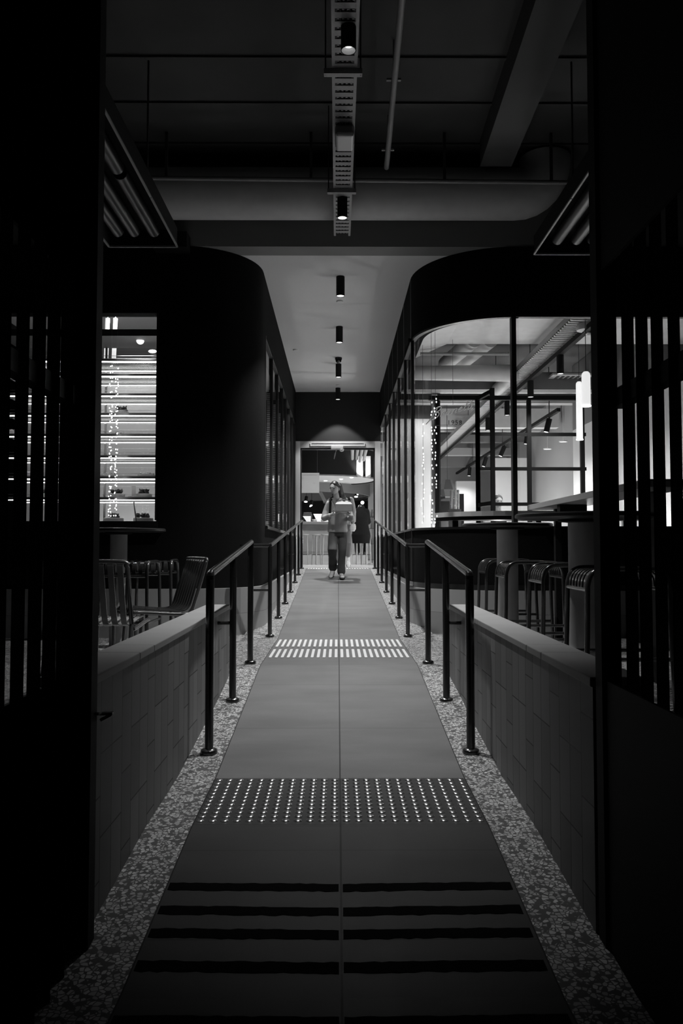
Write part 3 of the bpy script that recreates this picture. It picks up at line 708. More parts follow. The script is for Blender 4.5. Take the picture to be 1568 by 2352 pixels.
def make_cake(label, r, h, kind):
    t = thing('cake', label, 'cake', (0, 0, 0), 0, 'cakes in the display cabinet')
    MB().lathe([(0, .006), (r * 1.15, .006), (r * 1.15, 0), (0, 0)], (0, 0, 0), 28).build('cake_board', M['rimsteel'], t, smooth=True, local=True)
    MB().lathe([(r, .006), (r, h * .9), (r * .94, h), (0, h * 1.01)], (0, 0, 0), 28).build('sponge', M['cream' if kind != 'glaze' else 'glaze'], t, smooth=True, local=True)
    m = MB()
    if kind == 'flat':
        m.lathe([(r * .5, h), (r * .25, h + .02), (0, h + .028)], (0, 0, 0), 16)
        for a in range(8): m.ball((r * .8 * math.cos(a * .785), r * .8 * math.sin(a * .785), h + .006), .012, 8, 5)
        m.build('topping', M['cream'], t, smooth=True, local=True)
    else:
        for a in range(16):
            q = random.uniform(0, 6.3); d = random.uniform(0, r * .75); m.ball((d * math.cos(q), d * math.sin(q), h + random.uniform(.0, .035)), random.uniform(.014, .026), 8, 6)
        for a in range(4): m.tube([(.02 * a - .03, 0, h + .02), (.035 * a - .052, .01, h + random.uniform(.045, .06))], [.016, .006], 6)
        m.build('topping', M['berry'], t, smooth=True, local=True)
    return t
cakes = [(277, 4, .075, .05, 'berry', 'clear-banded cake with a dark fruit topping alone on the fifth shelf up'),
         (268, 3, .075, .024, 'flat', 'low white cake on the fourth shelf up of the display cabinet'),
         (248, 1, .085, .034, 'flat', 'white iced cake on the left of the second shelf up'),
         (336, 1, .09, .038, 'flat', 'white iced cake with a raised centre on the right of the second shelf up'),
         (269, 0, .085, .05, 'glaze', 'grey-banded cake topped with dark berries on the left of the lowest shelf'),
         (331, 0, .085, .05, 'glaze', 'grey-banded cake topped with dark berries on the right of the lowest shelf')]
for px, lv, r, h, kind, lab in cakes:
    c = make_cake(lab, r, h, kind); c.location = (at(px, 1100, 8.6).x, 8.6, SHZ[lv] + .0005)
for px, lab in ((262, 'berry-topped cake on the base of the display cabinet, left'), (330, 'berry-topped cake on the base of the display cabinet, right')):
    c = make_cake(lab, .105, .045, 'glaze'); c.location = (at(px, 1100, 8.6).x, 8.6, 1.4855)
# further cakes seen only in slivers through the left screen
for px, lv, lab in ((62, 1, 'pale cake glimpsed through the middle slits of the left screen on the second shelf'), (25, 3, 'pale cake glimpsed through the outer slit of the left screen on the fourth shelf'), (100, 0, 'dark-topped cake glimpsed through the inner slit of the left screen'), (190, 2, 'pale cake behind the left screen post on the third shelf')):
    c = make_cake(lab, .09, .05, 'berry' if lv == 0 else 'flat'); c.location = (at(px, 1100, 8.6).x, 8.6, SHZ[lv] + .0005)
p = at(305, 1133, 8.5)
t = thing('price_card', 'white folded price card between the two cakes on the lowest shelf', 'card', (p.x, 8.5, SHZ[0]))
MB().box(p.x - .012, p.x + .03, 8.50, 8.503, SHZ[0] + .001, SHZ[0] + .125).box(p.x - .04, p.x + .03, 8.47, 8.503, SHZ[0] + .001, SHZ[0] + .018).build('card', M['paper'], t)
p = at(314, 1170, 8.48)
tag(MB().beam((p.x, 8.47, 1.487), (p.x - .03, 8.47, 1.70), .012, .012).build('tongs', M['rimsteel']), 'metal tongs leaning between the cakes on the cabinet base', 'tongs')
for px, y0, y1, nm in ((254, 838, 1188, 'left'), (267, 830, 1188, 'right')):
    x = at(px, 1000, 8.25).x; z0, z1 = at(px, y1, 8.25).z, at(px, y0, 8.25).z
    t = thing('glint_strand', '%s of the two bead strands imitating reflected lights in the left display window' % nm, 'glint strand', (x, 8.25, z0), 0, 'glint strands in the left window')  # glowing beads stand in for string lights reflected in the glass
    MB().tube([(x, 8.25, z0), (x, 8.25, 3.60)], .0008, 5).build('wire', M['light'], t)
    m = MB(); z = z0 + .02
    while z < z1:
        if random.random() < .78:
            for q in range(2): m.ball((x + random.uniform(-.015, .015), 8.25 + random.uniform(-.01, .01), z + random.uniform(-.01, .01)), (.0065, .006, .0075), 6, 4)
        z += .034
    tag(m.build('glint_beads', M['bead'], t, smooth=True), kind='stuff')
for px, nm in ((247, 'left'), (265, 'right')):
    x = at(px, 740, 9.6).x
    t = thing('tube_pendant', '%s glowing tube imitating a reflection at the top of the left display window' % nm, 'lamp', (x, 9.6, 3.62), 0, 'imitated tube reflections in the left window')  # solid glowing tube added for the reflection of a tube pendant
    MB().tube([(x - .015, 9.6, 3.45), (x, 9.6, 4.0)], .026, 14).build('tube', M['tube'], t, smooth=True)
    MB().tube([(x, 9.6, 4.0), (x, 9.6, 4.1)], .006, 6).build('cord', M['dark'], t)
# slotted uprights just behind the left corridor panes
for p0, p1, D, nm in ((612, 620, 11.2, 'first'), (627, 634.5, 12.1, 'second'), (639.5, 645.5, 12.9, 'third'), (650, 653, 13.7, 'fourth')):
    x0, x1 = at(p0, 1100, D).x, at(p1, 1100, D).x
    t = thing('louvre_column', 'narrow column of pale louvres behind the %s left corridor pane' % nm, 'louvre column', ((x0 + x1) / 2, D, .8), 0, 'louvre columns behind the left corridor panes')
    MB().box(x0, x1, D + .03, D + .04, .8, 3.45).build('backing', M['dark'], t)
    m = MB(); z = 1.44
    while z < 3.4: m.box(x0, x1, D, D + .03, z, z + .014); z += .027
    tag(m.build('louvres', M['white'], t), kind='stuff')
struct(MB().box(-1.75, -1.7, 9.1, 15.5, .8, 4.1).build('wall_display_side', M['mid']), 'dim grey wall inside the left block along the corridor', 'wall')
# ================================================================== RIGHT SHOP INTERIOR
IZ = .42
struct(MB().box(1.9, 9, 8.2, 26, IZ - .1, IZ).box(XR + .15, 1.9, 9.1, 26, IZ - .1, IZ).build('floor_shop', M['light']), 'grey floor of the shop on the right', 'floor')
struct(MB().box(XR + .15, 9, 8.27, 26, 4.62, 4.7).build('ceiling_shop', M['shopslab']), 'dark exposed ceiling of the shop on the right', 'ceiling')
struct(MB().box(XR + .15, 9, 25.9, 26, IZ, 4.62).build('wall_shop_back', M['greywall']), 'grey back wall of the shop', 'wall')
pw = at(1325, 1000, 12.5)
struct(MB().box(5.0, 5.1, 8.2, 26, IZ, 4.62).build('wall_shop_right', M['greywall']), 'grey side wall of the shop', 'wall')
xw1 = at(995, 1000, 15.55).x; zw1 = at(940, 963, 15.55).z
struct(MB().box(XR + .12, xw1, 15.5, 15.62, IZ, zw1).build('wall_shop_white', M['whitewall']), 'bright white wall panel at the far end of the right corridor glass', 'wall')
struct(MB().box(XR + .12, xw1, 15.5, 15.62, zw1, 4.62).build('wall_shop_bulkhead', M['dark']), 'dark bulkhead above the bright white wall panel', 'wall')
x0 = at(990, 1000, 13.5).x; x1 = at(1003, 1000, 13.5).x
c = thing('mirror_column', 'slender shiny column beside the bright white wall panel', 'column', ((x0 + x1) / 2, 13.5, IZ), kind='thing')
MB().box(x0, x1, 13.4, 13.6, IZ, at(1000, 908, 13.5).z).build('shaft', M['chrome'], c)
MB().box(x1, x1 + .05, 13.42, 13.58, IZ, at(1000, 905, 13.5).z + .05).build('edge', M['frame'], c)
for px, nm, D in ((992, 'left', 8.75), (1001, 'right', 8.72), (972, 'outer', 9.3)):
    p0 = at(px, 1200, D); p1 = at(px, 915 if nm != 'outer' else 960, D)
    t = thing('glint_strand', '%s strand of glowing beads imitating glints inside the curved shop window' % nm, 'glint strand', (p0.x, D, p0.z), 0, 'glint strands in the shop window')  # beads glow in place of sparkles of reflected light
    MB().tube([(p0.x, D, p0.z), (p0.x, D, 3.6)], .002, 5).build('wire', M['dark'], t)
    m = MB(); z = p0.z
    while z < p1.z:
        if random.random() < .6: m.ball((p0.x + random.uniform(-.012, .012), D, z), (.006, .006, .011), 6, 4)
        z += .035
    tag(m.build('glint_beads', M['bead'], t, smooth=True), kind='stuff')
# partition grid
DP = 12.0
t = thing('glazed_partition', 'black steel grid partition standing inside the shop', 'partition', (2.5, DP, IZ))
zt_ = at(1100, 910, DP).z
def gx(px): return at(px, 1050, DP).x
m = MB()
for px in (1003, 1097, 1215, 1337): m.box(gx(px) - .03, gx(px) + .03, DP - .03, DP + .03, IZ, zt_)
m.box(gx(985), gx(1345), DP - .035, DP + .035, zt_ - .06, zt_)
for py in (998, 1077, 1158): z = at(1200, py, DP).z; m.box(gx(1097), gx(1345), DP - .025, DP + .025, z - .025, z + .025)
m.build('grid', M['blackcloth'], t)
a = Vector((gx(1097), DP)); b = Vector((at(1131, 1050, 11.4).x, 11.4)); m = MB()
for q in (a, b): m.box(q.x - .03, q.x + .03, q.y - .03, q.y + .03, IZ, zt_)
for z in (zt_ - .04, at(1120, 1158, 11.7).z, IZ + .1): m.beam((a.x, a.y, z), (b.x, b.y, z), .04, .06)
m.build('door_leaf', M['blackcloth'], t)
# window counter
t = thing('window_counter', 'long pale counter just inside the shop window', 'counter', (2.2, 8.75, IZ))
z1 = at(1100, 1174, 8.75).z; z0 = at(1100, 1185, 8.75).z
MB().prism(arc(1.95, 9.5, .85, 185, 270, 10) + [(3.5, 8.65), (3.5, 9.25), (1.4, 9.25)], z0, z1).build('counter_top', M['counterfront'], t)
MB().prism(arc(1.95, 9.5, .80, 190, 270, 10) + [(3.5, 8.70), (3.5, 9.2), (1.4, 9.2)], z0 - .04, z0 - .001).build('apron', M['black'], t)
for x in (1.35, 2.3, 3.3): MB().box(x - .03, x + .03, 9.1, 9.16, IZ, z0 - .04).build('leg', M['black'], t)
MB().box(1.15, 3.4, 8.95, 9.2, z0 - .22, z0 - .2).build('lower_shelf', M['dark'], t)
zs = z0 - .2
for px, w_, h_, mt, nm, lab, cat in ((1005, .10, .035, 'light', 'paper_stack', 'low pale stack of papers under the window counter, far left', 'papers'), (1030, .15, .05, 'white', 'tray', 'white tray under the window counter', 'tray'),
        (1070, .13, .075, 'paper', 'napkin_pile', 'crumpled white napkin pile under the window counter', 'napkins'), (1105, .08, .04, 'light', 'cup_stack', 'short pale cup stack under the window counter', 'cups'),
        (1140, .09, .05, 'white', 'sugar_caddy', 'white caddy under the window counter beside the mullion', 'caddy'), (1245, .12, .045, 'light', 'box_file', 'grey box under the window counter on the right', 'box'), (1290, .13, .03, 'white', 'plate_stack', 'white plates under the window counter, far right', 'plates')):
    x = at(px, 1190, 9.0).x
    if nm in ('cup_stack', 'plate_stack'): m = MB().lathe([(0, 0), (w_ / 2 * .8, 0), (w_ / 2, h_), (0, h_)], (x, 9.05, zs), 18)
    elif nm == 'napkin_pile':
        m = MB()
        for k in range(5): m.ball((x + random.uniform(-.04, .04), 9.05 + random.uniform(-.02, .02), zs + .025 + .008 * k), (.05, .04, .025), 8, 6, Matrix.Rotation(random.uniform(-.6, .6), 3, 'Y'))
    else:
        m = MB().box(x - w_ / 2, x + w_ / 2, 9.0, 9.12, zs, zs + h_ * .5).box(x - w_ / 2 + .01, x + w_ / 2 - .012, 9.01, 9.11, zs + h_ * .5, zs + h_)
    tag(m.build(nm, M[mt], bevel=.004), lab, cat)
# big ducts, beams, trays inside
m = MB(); pA = at(1010, 790, 10.6); pA.x = at(1010, 790, 9.4).x; pB = at(1300, 790, 9.4)
m.box(pA.x + .25, 4.9, 9.4, 10.6, pA.z, 4.55)
A = [(pA.x + .25, 9.4), (pA.x + .25, 10.6)]
v = [m.bm.verts.new(p) for p in ((pA.x + .25, 9.4, pA.z), (pA.x + .25, 10.6, pA.z), (pA.x + .25, 9.4, 4.55), (pA.x + .25, 10.6, 4.55), (pA.x - .12, 9.5, pA.z - .05), (pA.x - .12, 11.2, pA.z - .05), (pA.x - .12, 9.5, 4.45), (pA.x - .12, 11.2, 4.45))]
for q in ((0, 1, 5, 4), (2, 6, 7, 3), (0, 4, 6, 2), (1, 3, 7, 5), (4, 5, 7, 6)): m.bm.faces.new([v[i] for i in q])
tag(m.build('supply_duct', M['galv']), 'big pale rectangular air duct just inside the top of the shop window', 'duct')
z = at(1060, 857, 11.2).z
tag(MB().tube([(at(950, 857, 11.2).x, 11.2, z), (at(1168, 857, 11.2).x, 11.2, z), (at(1185, 857, 11.2).x, 11.45, z + .02), (at(1188, 857, 11.2).x, 12.6, z + .05)], .10, 18).build('round_duct', M['galv'], smooth=True), 'round grey duct running across behind the big duct', 'duct')
for px, l in ((1045, 'left'), (1082, 'right')):
    p = at(px, 820, 10.9); x = p.x
    tag(MB().tube([(x + .22, 9.9 + .75, p.z + .18), (x, 11.9, p.z + .14)], .11, 16).build('branch_duct', M['galv'], smooth=True), '%s of two slanting branch ducts between the big and the round duct' % l, 'duct', 'branch ducts')
p = at(1080, 814, 10.75)
tag(MB().tube([(at(965, 815, 10.72).x, 10.72, p.z), (at(1168, 812, 10.72).x, 10.72, p.z)], .022, 10).build('hanging_rail', M['pipe'], smooth=True), 'slim pale rail hanging below the branch ducts', 'rail')
for i, (py, D, h, mt) in enumerate(((883, 12.6, .16, 'mid'), (893, 13.2, .07, 'light'), (905, 13.9, .2, 'dark'), (922, 15.2, .06, 'light'), (966, 17.5, .3, 'galv'), (986, 19, .07, 'light'), (1012, 20.5, .07, 'mid'), (1042, 22, .08, 'light'), (1064, 23, .2, 'mid'))):
    z = at(1050, py, D).z
    tag(MB().box(1.05, 4.9, D, D + .25, z - h / 2, min(4.61, z + h / 2 + .12)).build('ceiling_beam', M[mt]), '%s horizontal beam across the shop ceiling, %s from the window' % ('pale' if mt in ('light', 'galv') else 'dim', 'first second third fourth fifth sixth seventh eighth ninth'.split()[i]), 'beam', 'beams across the shop ceiling')
xt = 2.78; zt2 = 3.74
t = thing('shop_cable_tray', 'pale ladder cable tray running deep into the shop', 'cable tray', (xt, 14, zt2))
MB().box(xt - .2, xt - .185, 8.4, 25, zt2, zt2 + .08).box(xt + .12, xt + .135, 8.4, 25, zt2, zt2 + .08).build('side_rail', M['light'], t)
m = MB(); y = 8.4
while y < 25: m.box(xt - .2, xt + .13, y, y + .045, zt2, zt2 + .01); y += .085
m.build('rungs', M['light'], t)
t = thing('shop_lighting_track', 'black lighting track below the shop cable tray', 'lighting track', (xt + .02, 14, zt2 - .09))
MB().box(xt, xt + .06, 8.4, 24, zt2 - .1, zt2 - .04).build('track', M['black'], t)
for y in (11.5, 14, 17, 20, 23): MB().box(xt + .025, xt + .035, y, y + .01, zt2 - .04, 4.615).build('rod', M['dark'], t)
for i, D in enumerate((9.95, 11.5, 13.1, 14.8)):
    cyl_lamp('track_spotlight', '%s black cylinder spotlight on the track below the shop cable tray' % 'nearest second third farthest'.split()[i], 'lamp', xt + .03, D, zt2 - .34, zt2 - .1, .045, 'spotlights below the shop cable tray')
xq, zq = 3.75, at(1288, 945, 13.4).z
t = thing('side_lighting_track', 'black lighting track nearer the grey side wall of the shop', 'lighting track', (xq, 17, zq))
MB().box(xq - .03, xq + .03, 13.4, 25, zq, zq + .06).build('track', M['black'], t)
for y in (14, 18, 22): MB().box(xq - .006, xq + .006, y, y + .02, zq + .06, 4.615).build('rod', M['dark'], t)
for i, (D, tilt) in enumerate(((14.0, .25), (15.6, .15), (17.8, .4), (20.0, .3), (22.5, .1))):
    t = thing('tilted_spotlight', '%s tilted black spotlight on the side track of the shop' % 'nearest second third fourth farthest'.split()[i], 'lamp', (xq, D, zq), 0, 'tilted spotlights on the side track')
    dr = Vector((-math.sin(tilt), 0, -math.cos(tilt))); a = Vector((xq, D, zq - .03))
    MB().tube([a, a + dr * .24], .05, 16).build('housing', M['black'], t, smooth=True)
    MB().tube([a + dr * .241, a + dr * .243], .038, 16).build('lens', M['lamp'], t)
    MB().box(xq - .01, xq + .01, D - .01, D + .01, zq - .04, zq + .001).build('stem', M['black'], t)
for px, py0, py1, D, r, nm in ((1331, 876, 1011, 11.0, .043, 'longer'), (1346, 853, 934, 8.75, .047, 'shorter')):
    p0 = at(px, py1, D); p1 = at(px, py0, D)
    t = thing('tube_pendant', '%s glowing white tube pendant at the right of the shop window' % nm, 'lamp', (p0.x, D, p0.z), 0, 'tube pendants in the shop window')
    MB().lathe([(r, p0.z + .01), (r, p1.z - r), (r * .9, p1.z - r * .5), (r * .55, p1.z - r * .1), (0, p1.z)], (p0.x, D, 0), 24).build('tube', M['tube'], t, smooth=True)
    MB().lathe([(0, p0.z), (r * 1.12, p0.z), (r * 1.12, p0.z + .015), (0, p0.z + .015)], (p0.x, D, 0), 24).build('end_ring', M['lamp'], t)
    MB().tube([(p0.x, D, p1.z - .01), (p0.x, D, 4.62)], .004, 6).build('cord', M['dark'], t)
p = at(1345, 757, 8.9)
t = thing('dome_camera', 'white and black dome camera at the top right of the shop window', 'camera', (p.x, 8.9, p.z))
MB().lathe([(0, .09), (.09, .07), (.11, .02), (.10, -.01), (.07, -.02), (0, -.02)], p, 24).build('housing', M['white'], t, smooth=True)
MB().lathe([(.068, -.02), (.06, -.05), (.035, -.078), (0, -.086)], p + Vector((.03, -.03, .015)), 20).build('dome', M['steel'], t, smooth=True)
MB().tube([p + Vector((0, 0, .08)), (p.x, 8.9, 4.62)], .012, 8).build('stem', M['black'], t)
p = at(1300, 876, 12.8)
t = thing('vent_grille', 'pale slotted ceiling vent behind the tube pendants in the shop', 'vent', (p.x, 12.8, p.z))
MB().box(p.x - .35, p.x + .3, 12.3, 12.9, p.z, p.z + .03).build('rim', M['light'], t)
m = MB()
for k in range(6): m.box(p.x - .26 + k * .08, p.x - .22 + k * .08, 12.4, 12.8, p.z - .008, p.z)
m.build('slats', M['dark'], t)
# inner back room pieces
xx = at(1300, 1100, 17)
struct(MB().box(at(1130, 1100, 20).x, 4.9, 20.0, 20.2, IZ, at(1200, 1052, 20).z).build('wall_shop_cross', M['whitewall']), 'pale cross wall in the depth of the shop', 'wall')
struct(MB().box(at(1048, 1100, 23).x, at(1100, 1100, 23).x, 23, 23.2, IZ, at(1060, 1105, 23).z).build('wall_shop_deep', M['whitewall']), 'pale wall end at the back of the shop', 'wall')
struct(MB().box(4.4, 4.6, 8.5, 14.8, IZ, 3.40).build('wall_shop_pier', M['whitewall']), 'pale wall running back behind the tube pendants', 'wall')
struct(MB().box(4.4, 4.95, 10.7, 14.8, 3.401, 4.61).build('wall_shop_header', M['mid']), 'grey bulkhead over the pale side wall of the shop', 'wall')
x3a, x3b = at(1275, 1100, 19.6).x, at(1302, 1100, 19.6).x
t = thing('wall_shelf', 'dark framed shelf unit on the pale cross wall of the shop', 'shelf', (x3a, 19.6, IZ))
m = MB()
for x in (x3a, (x3a + x3b) / 2, x3b): m.box(x - .02, x + .02, 19.6, 19.98, IZ, at(1290, 1046, 19.6).z)
for py in (1046, 1088, 1132): z = at(1290, py, 19.6).z; m.box(x3a, x3b, 19.6, 19.98, z - .015, z + .015)
m.build('frame', M['frame'], t)
for px, py, l in ((1293, 1015, 'right'), (1257, 1032, 'left')):
    p = at(px, py, 16.0)
    t = thing('recessed_lamp', '%s round lamp in the shop ceiling left of the tube pendants' % l, 'lamp', p, 0, 'round lamps in the shop ceiling')
    MB().lathe([(.065, 0), (.085, .0), (.085, .02), (.06, .02)], p, 20).tube([p + Vector((0, 0, .02)), (p.x, 16, 4.62)], .006, 6).build('rim', M['white'], t, smooth=True)
    MB().lathe([(0, .003), (.066, .003)], p, 20).build('lens', M['lamp'], t)
# small things on and behind the counter
p = at(1027, 1125, 17.5)
t = thing('lamp_shade', 'dark faceted pendant shade low in the shop, left', 'lamp', p)
MB().lathe([(0, .22), (.1, .22), (.2, 0), (.12, -.16), (0, -.16)], p, 6).build('shade', M['dark'], t); MB().tube([p + Vector((0, 0, .22)), (p.x, 17.5, 4.62)], .006, 6).build('cord', M['dark'], t)
p = at(1044, 1170, 12.9)
t = thing('glass_stack', 'tall stack of glasses beside the counter deep in the shop', 'glasses', (p.x, 12.9, IZ))
MB().box(p.x - .09, p.x + .09, 12.8, 13.0, IZ, p.z).build('stand', M['dark'], t)
m = MB()
for k in range(3):
    for q in range(4): m.lathe([(.02, 0), (.024, .09), (.02, .09), (.017, .004)], (p.x - .055 + k * .055, 12.9, p.z + .002 + q * .075), 10)
m.build('glasses', M['chrome'], t, smooth=True)
p = at(1050, 1165, 14); tag(MB().box(p.x + .02, p.x + .1, 13.9, 14.0, IZ, at(1050, 1135, 14).z).build('banner_stand', M['black']), 'narrow black banner standing beside the glass stack', 'banner')
p = at(990, 1180, 16); t = thing('coffee_machine', 'black machine beyond the shiny column', 'machine', (at(1012, 1180, 14.5).x, 14.5, IZ))
q = at(1012, 1180, 14.5)
MB().box(q.x - .12, q.x + .14, 14.3, 14.7, IZ, q.z).build('stand', M['dark'], t)
MB().box(q.x - .12, q.x + .14, 14.3, 14.7, q.z + .001, q.z + .22).tube([(q.x - .08, 14.28, q.z + .26), (q.x + .05, 14.28, q.z + .28)], .035, 12).build('body', M['black'], t, bevel=.02)
# script sign hung inside the curved window
def script_sign():
    D = 8.95; sgn = thing('script_sign', 'pale flowing shop name in slanted script inside the curved window', 'sign', at(1040, 945, D))
    o = at(990, 962, D); u = at(1094, 936, D) - o; sl = .42
    ux = Vector((u.x, 0, u.z)).normalized(); up = Vector((0, 0, 1)); sc = u.length / 5.0
    def P(x, y): return o + ux * (x + sl * y) * sc + up * y * sc * .8
    letters = {
        'B': [[(-.35, -.55), (-.1, -.1), (.1, .7), (.18, 1.25)], [(-.35, .75), (-.1, 1.15), (.3, 1.35), (.62, 1.2), (.55, .85), (.15, .68), (.55, .6), (.72, .25), (.45, -.1), (.05, -.15), (-.2, .05)]],
        'r': [[(0, 0), (.1, .45), (.2, .55), (.3, .52), (.38, .5), (.36, .2), (.42, .02), (.55, .08)]],
        'u': [[(0, .5), (.02, .15), (.14, 0), (.3, .12), (.4, .5), (.4, .1), (.5, .0), (.6, .1)]],
        'n': [[(0, 0), (.06, .5), (.1, .32), (.25, .52), (.36, .4), (.36, .05), (.5, .03)]],
        'e': [[(0, .22), (.22, .28), (.3, .45), (.16, .54), (.02, .3), (.12, .02), (.3, .03), (.45, .15)]],
        't': [[(.18, 1.1), (.12, .4), (.16, .04), (.3, .05), (.38, .12)], [(-.02, .66), (.36, .72)]],
        'i': [[(0, .5), (.0, .1), (.1, .0), (.25, .12)], [(.06, .78), (.08, .84)]]}
    x = 0.
    for ch_, adv in (('B', 1.0), ('r', .62), ('u', .68), ('n', .62), ('e', .5), ('t', .46), ('t', .46), ('i', .4)):
        m = MB()
        for st in letters[ch_]: m.tube(sm([P(x + a, b) for a, b in st], 6), .006, 6)
        m.build('letter', M['neon'], sgn, smooth=True); x += adv
    cu = bpy.data.curves.new('year', 'FONT'); cu.body = '1958'; cu.size = .07; cu.extrude = .004; cu.space_character = 1.25
    ob = bpy.data.objects.new('year', cu); COL.objects.link(ob); bpy.context.view_layer.update()
    me = bpy.data.meshes.new_from_object(ob.evaluated_get(bpy.context.evaluated_depsgraph_get())); bpy.data.objects.remove(ob)
    yo = bpy.data.objects.new('year', me); COL.objects.link(yo); me.materials.clear(); me.materials.append(M['dark']); yo.parent = sgn
    yo.location = at(1027, 975, D) - sgn.location; yo.rotation_euler = (PI / 2, 0, 0)
    m = MB(); a = at(1000, 977, D); b = at(1058, 976, D); m.beam(a, b, .004, .004); m.tube([at(1040, 930, D), at(1040, 920, D) + Vector((0, 0, .7))], .002, 5)
    m.build('support_wire', M['dark'], sgn)
script_sign()

# ================================================================== FOOD HALL BEYOND THE DOORWAY
HZ = .814
struct(MB().box(-8, 8, YD, 34, HZ - .2, HZ - .001).build('floor_hall', M['hallfloor']), 'pale polished floor of the food hall', 'floor')
struct(MB().box(-8, .97, 33.8, 34, HZ, 6).box(.97, 8, 33.8, 34, HZ, 6).build('wall_hall_back', M['dark']), 'dark back wall of the food hall', 'wall')
struct(MB().box(-8, 8, YD + .25, 34, 5.2, 5.4).build('ceiling_hall', M['black']), 'black ceiling of the food hall', 'ceiling')
struct(MB().box(-8, -.84, YD, YD + .2, .3, 5.2).build('wall_hall_left', M['dark']), 'dark wall of the hall beside the doorway, left', 'wall')
# round canopy
cc = Vector((-.62, 22.2)); R1 = 1.68; zc = at(760, 1092, 20.6).z
t = thing('round_canopy', 'big round canopy with a pale underside over the food counter', 'canopy', (cc.x, cc.y, zc))
zc0 = zc
MB().lathe([(0, zc0 + .01), (R1 * .97, zc0 + .01), (R1 * .97, zc0 + .05), (0, zc0 + .05)], (cc.x, cc.y, 0), 64).build('soffit', M['whitewall'], t, smooth=True)
MB().lathe([(R1 * .97, zc0 + .051), (R1, zc0 - .0), (R1 + .03, zc0), (R1 + .03, zc0 + .75), (R1, zc0 + .75)], (cc.x, cc.y, 0), 64).build('drum', M['black'], t, smooth=True)
MB().lathe([(R1 + .02, zc0 - .01), (R1 + .05, zc0 - .01), (R1 + .05, zc0 + .025), (R1 + .02, zc0 + .025)], (cc.x, cc.y, 0), 64).build('rim', M['mid'], t, smooth=True)
m = MB(); m.lathe([(.05, zc0 + .75), (.05, 5.2)], (cc.x, cc.y, 0), 10); m.build('hanger', M['black'], t)
# the dark ring behind the canopy
m = MB().lathe([(2.5, zc - .26), (2.55, zc - .26), (2.55, zc + .12), (2.5, zc + .12)], (cc.x - .9, 25.2, 0), 64)
m.build('hoop', M['mid'], t, smooth=True)
for i, (px, py) in enumerate(((747.5, 1104.5), (783, 1101), (807, 1097))):
    b_ = at(px, py, 22); D = 22 * (zc - CAMZ) / (b_.z - CAMZ); p = at(px, py, D)
    tag(MB().lathe([(0, -.004), (.04, -.004), (.045, .0), (.045, .012), (0, .012)], (p.x, p.y, zc0 - .004), 16).build('recessed_lamp', M['led']), '%s small round lamp in the pale canopy underside' % ('left', 'middle', 'right')[i], 'lamp', 'lamps in the canopy')
for px0, px1, i in ((818, 833, 0), (839.5, 851, 1)):
    D = 20.9; a = at(px0, 1096, D); b = at(px1, 1060, D)
    tag(MB().box(a.x, b.x, D, D + .1, a.z, b.z + .15).build('lit_pillar', M['whitewall'], bevel=.01), '%s pale upright pillar glowing above the canopy edge' % ('left', 'right')[i], 'pillar', 'pale pillars above the canopy')
for i, (px, pb, tilt) in enumerate(((809, 1054, 0), (819, 1054, .06), (826, 1060, .12), (835, 1057, .14))):
    p = at(px, pb, 19.2); q = at(px + 60 * tilt, 1020, 18.2)
    tag(MB().tube([p, q, q + Vector((0, 0, 1.2))], .034, 10).build('ceiling_baffle', M['light'], smooth=True), '%s pale hanging baffle over the right of the hall doorway' % 'first second third fourth'.split()[i], 'baffle', 'pale ceiling baffles')
a = at(686, 1132, 19.6); b = at(733, 1086, 19.6)
t = thing('menu_board', 'large pale menu board hanging left in the hall doorway', 'menu board', ((a.x + b.x) / 2, 19.6, a.z))
MB().box(a.x - .5, b.x, 19.6, 19.63, a.z, b.z).build('board', M['greywall'], t)
m = MB()
for py, p0, p1 in ((1091, 692, 727), (1098, 692, 697), (1101, 692, 697), (1110, 719, 723), (1120, 692, 695)):
    q = at(p0, py, 19.59); r_ = at(p1, py, 19.59); m.box(q.x, r_.x, 19.594, 19.6, q.z, q.z + .012)
m.build('print_lines', M['faint'], t)
MB().tube([(a.x - .3, 19.61, b.z), (a.x - .3, 19.61, 5.2)], .004, 5).tube([(b.x - .05, 19.61, b.z), (b.x - .05, 19.61, 5.2)], .004, 5).build('wire', M['dark'], t)
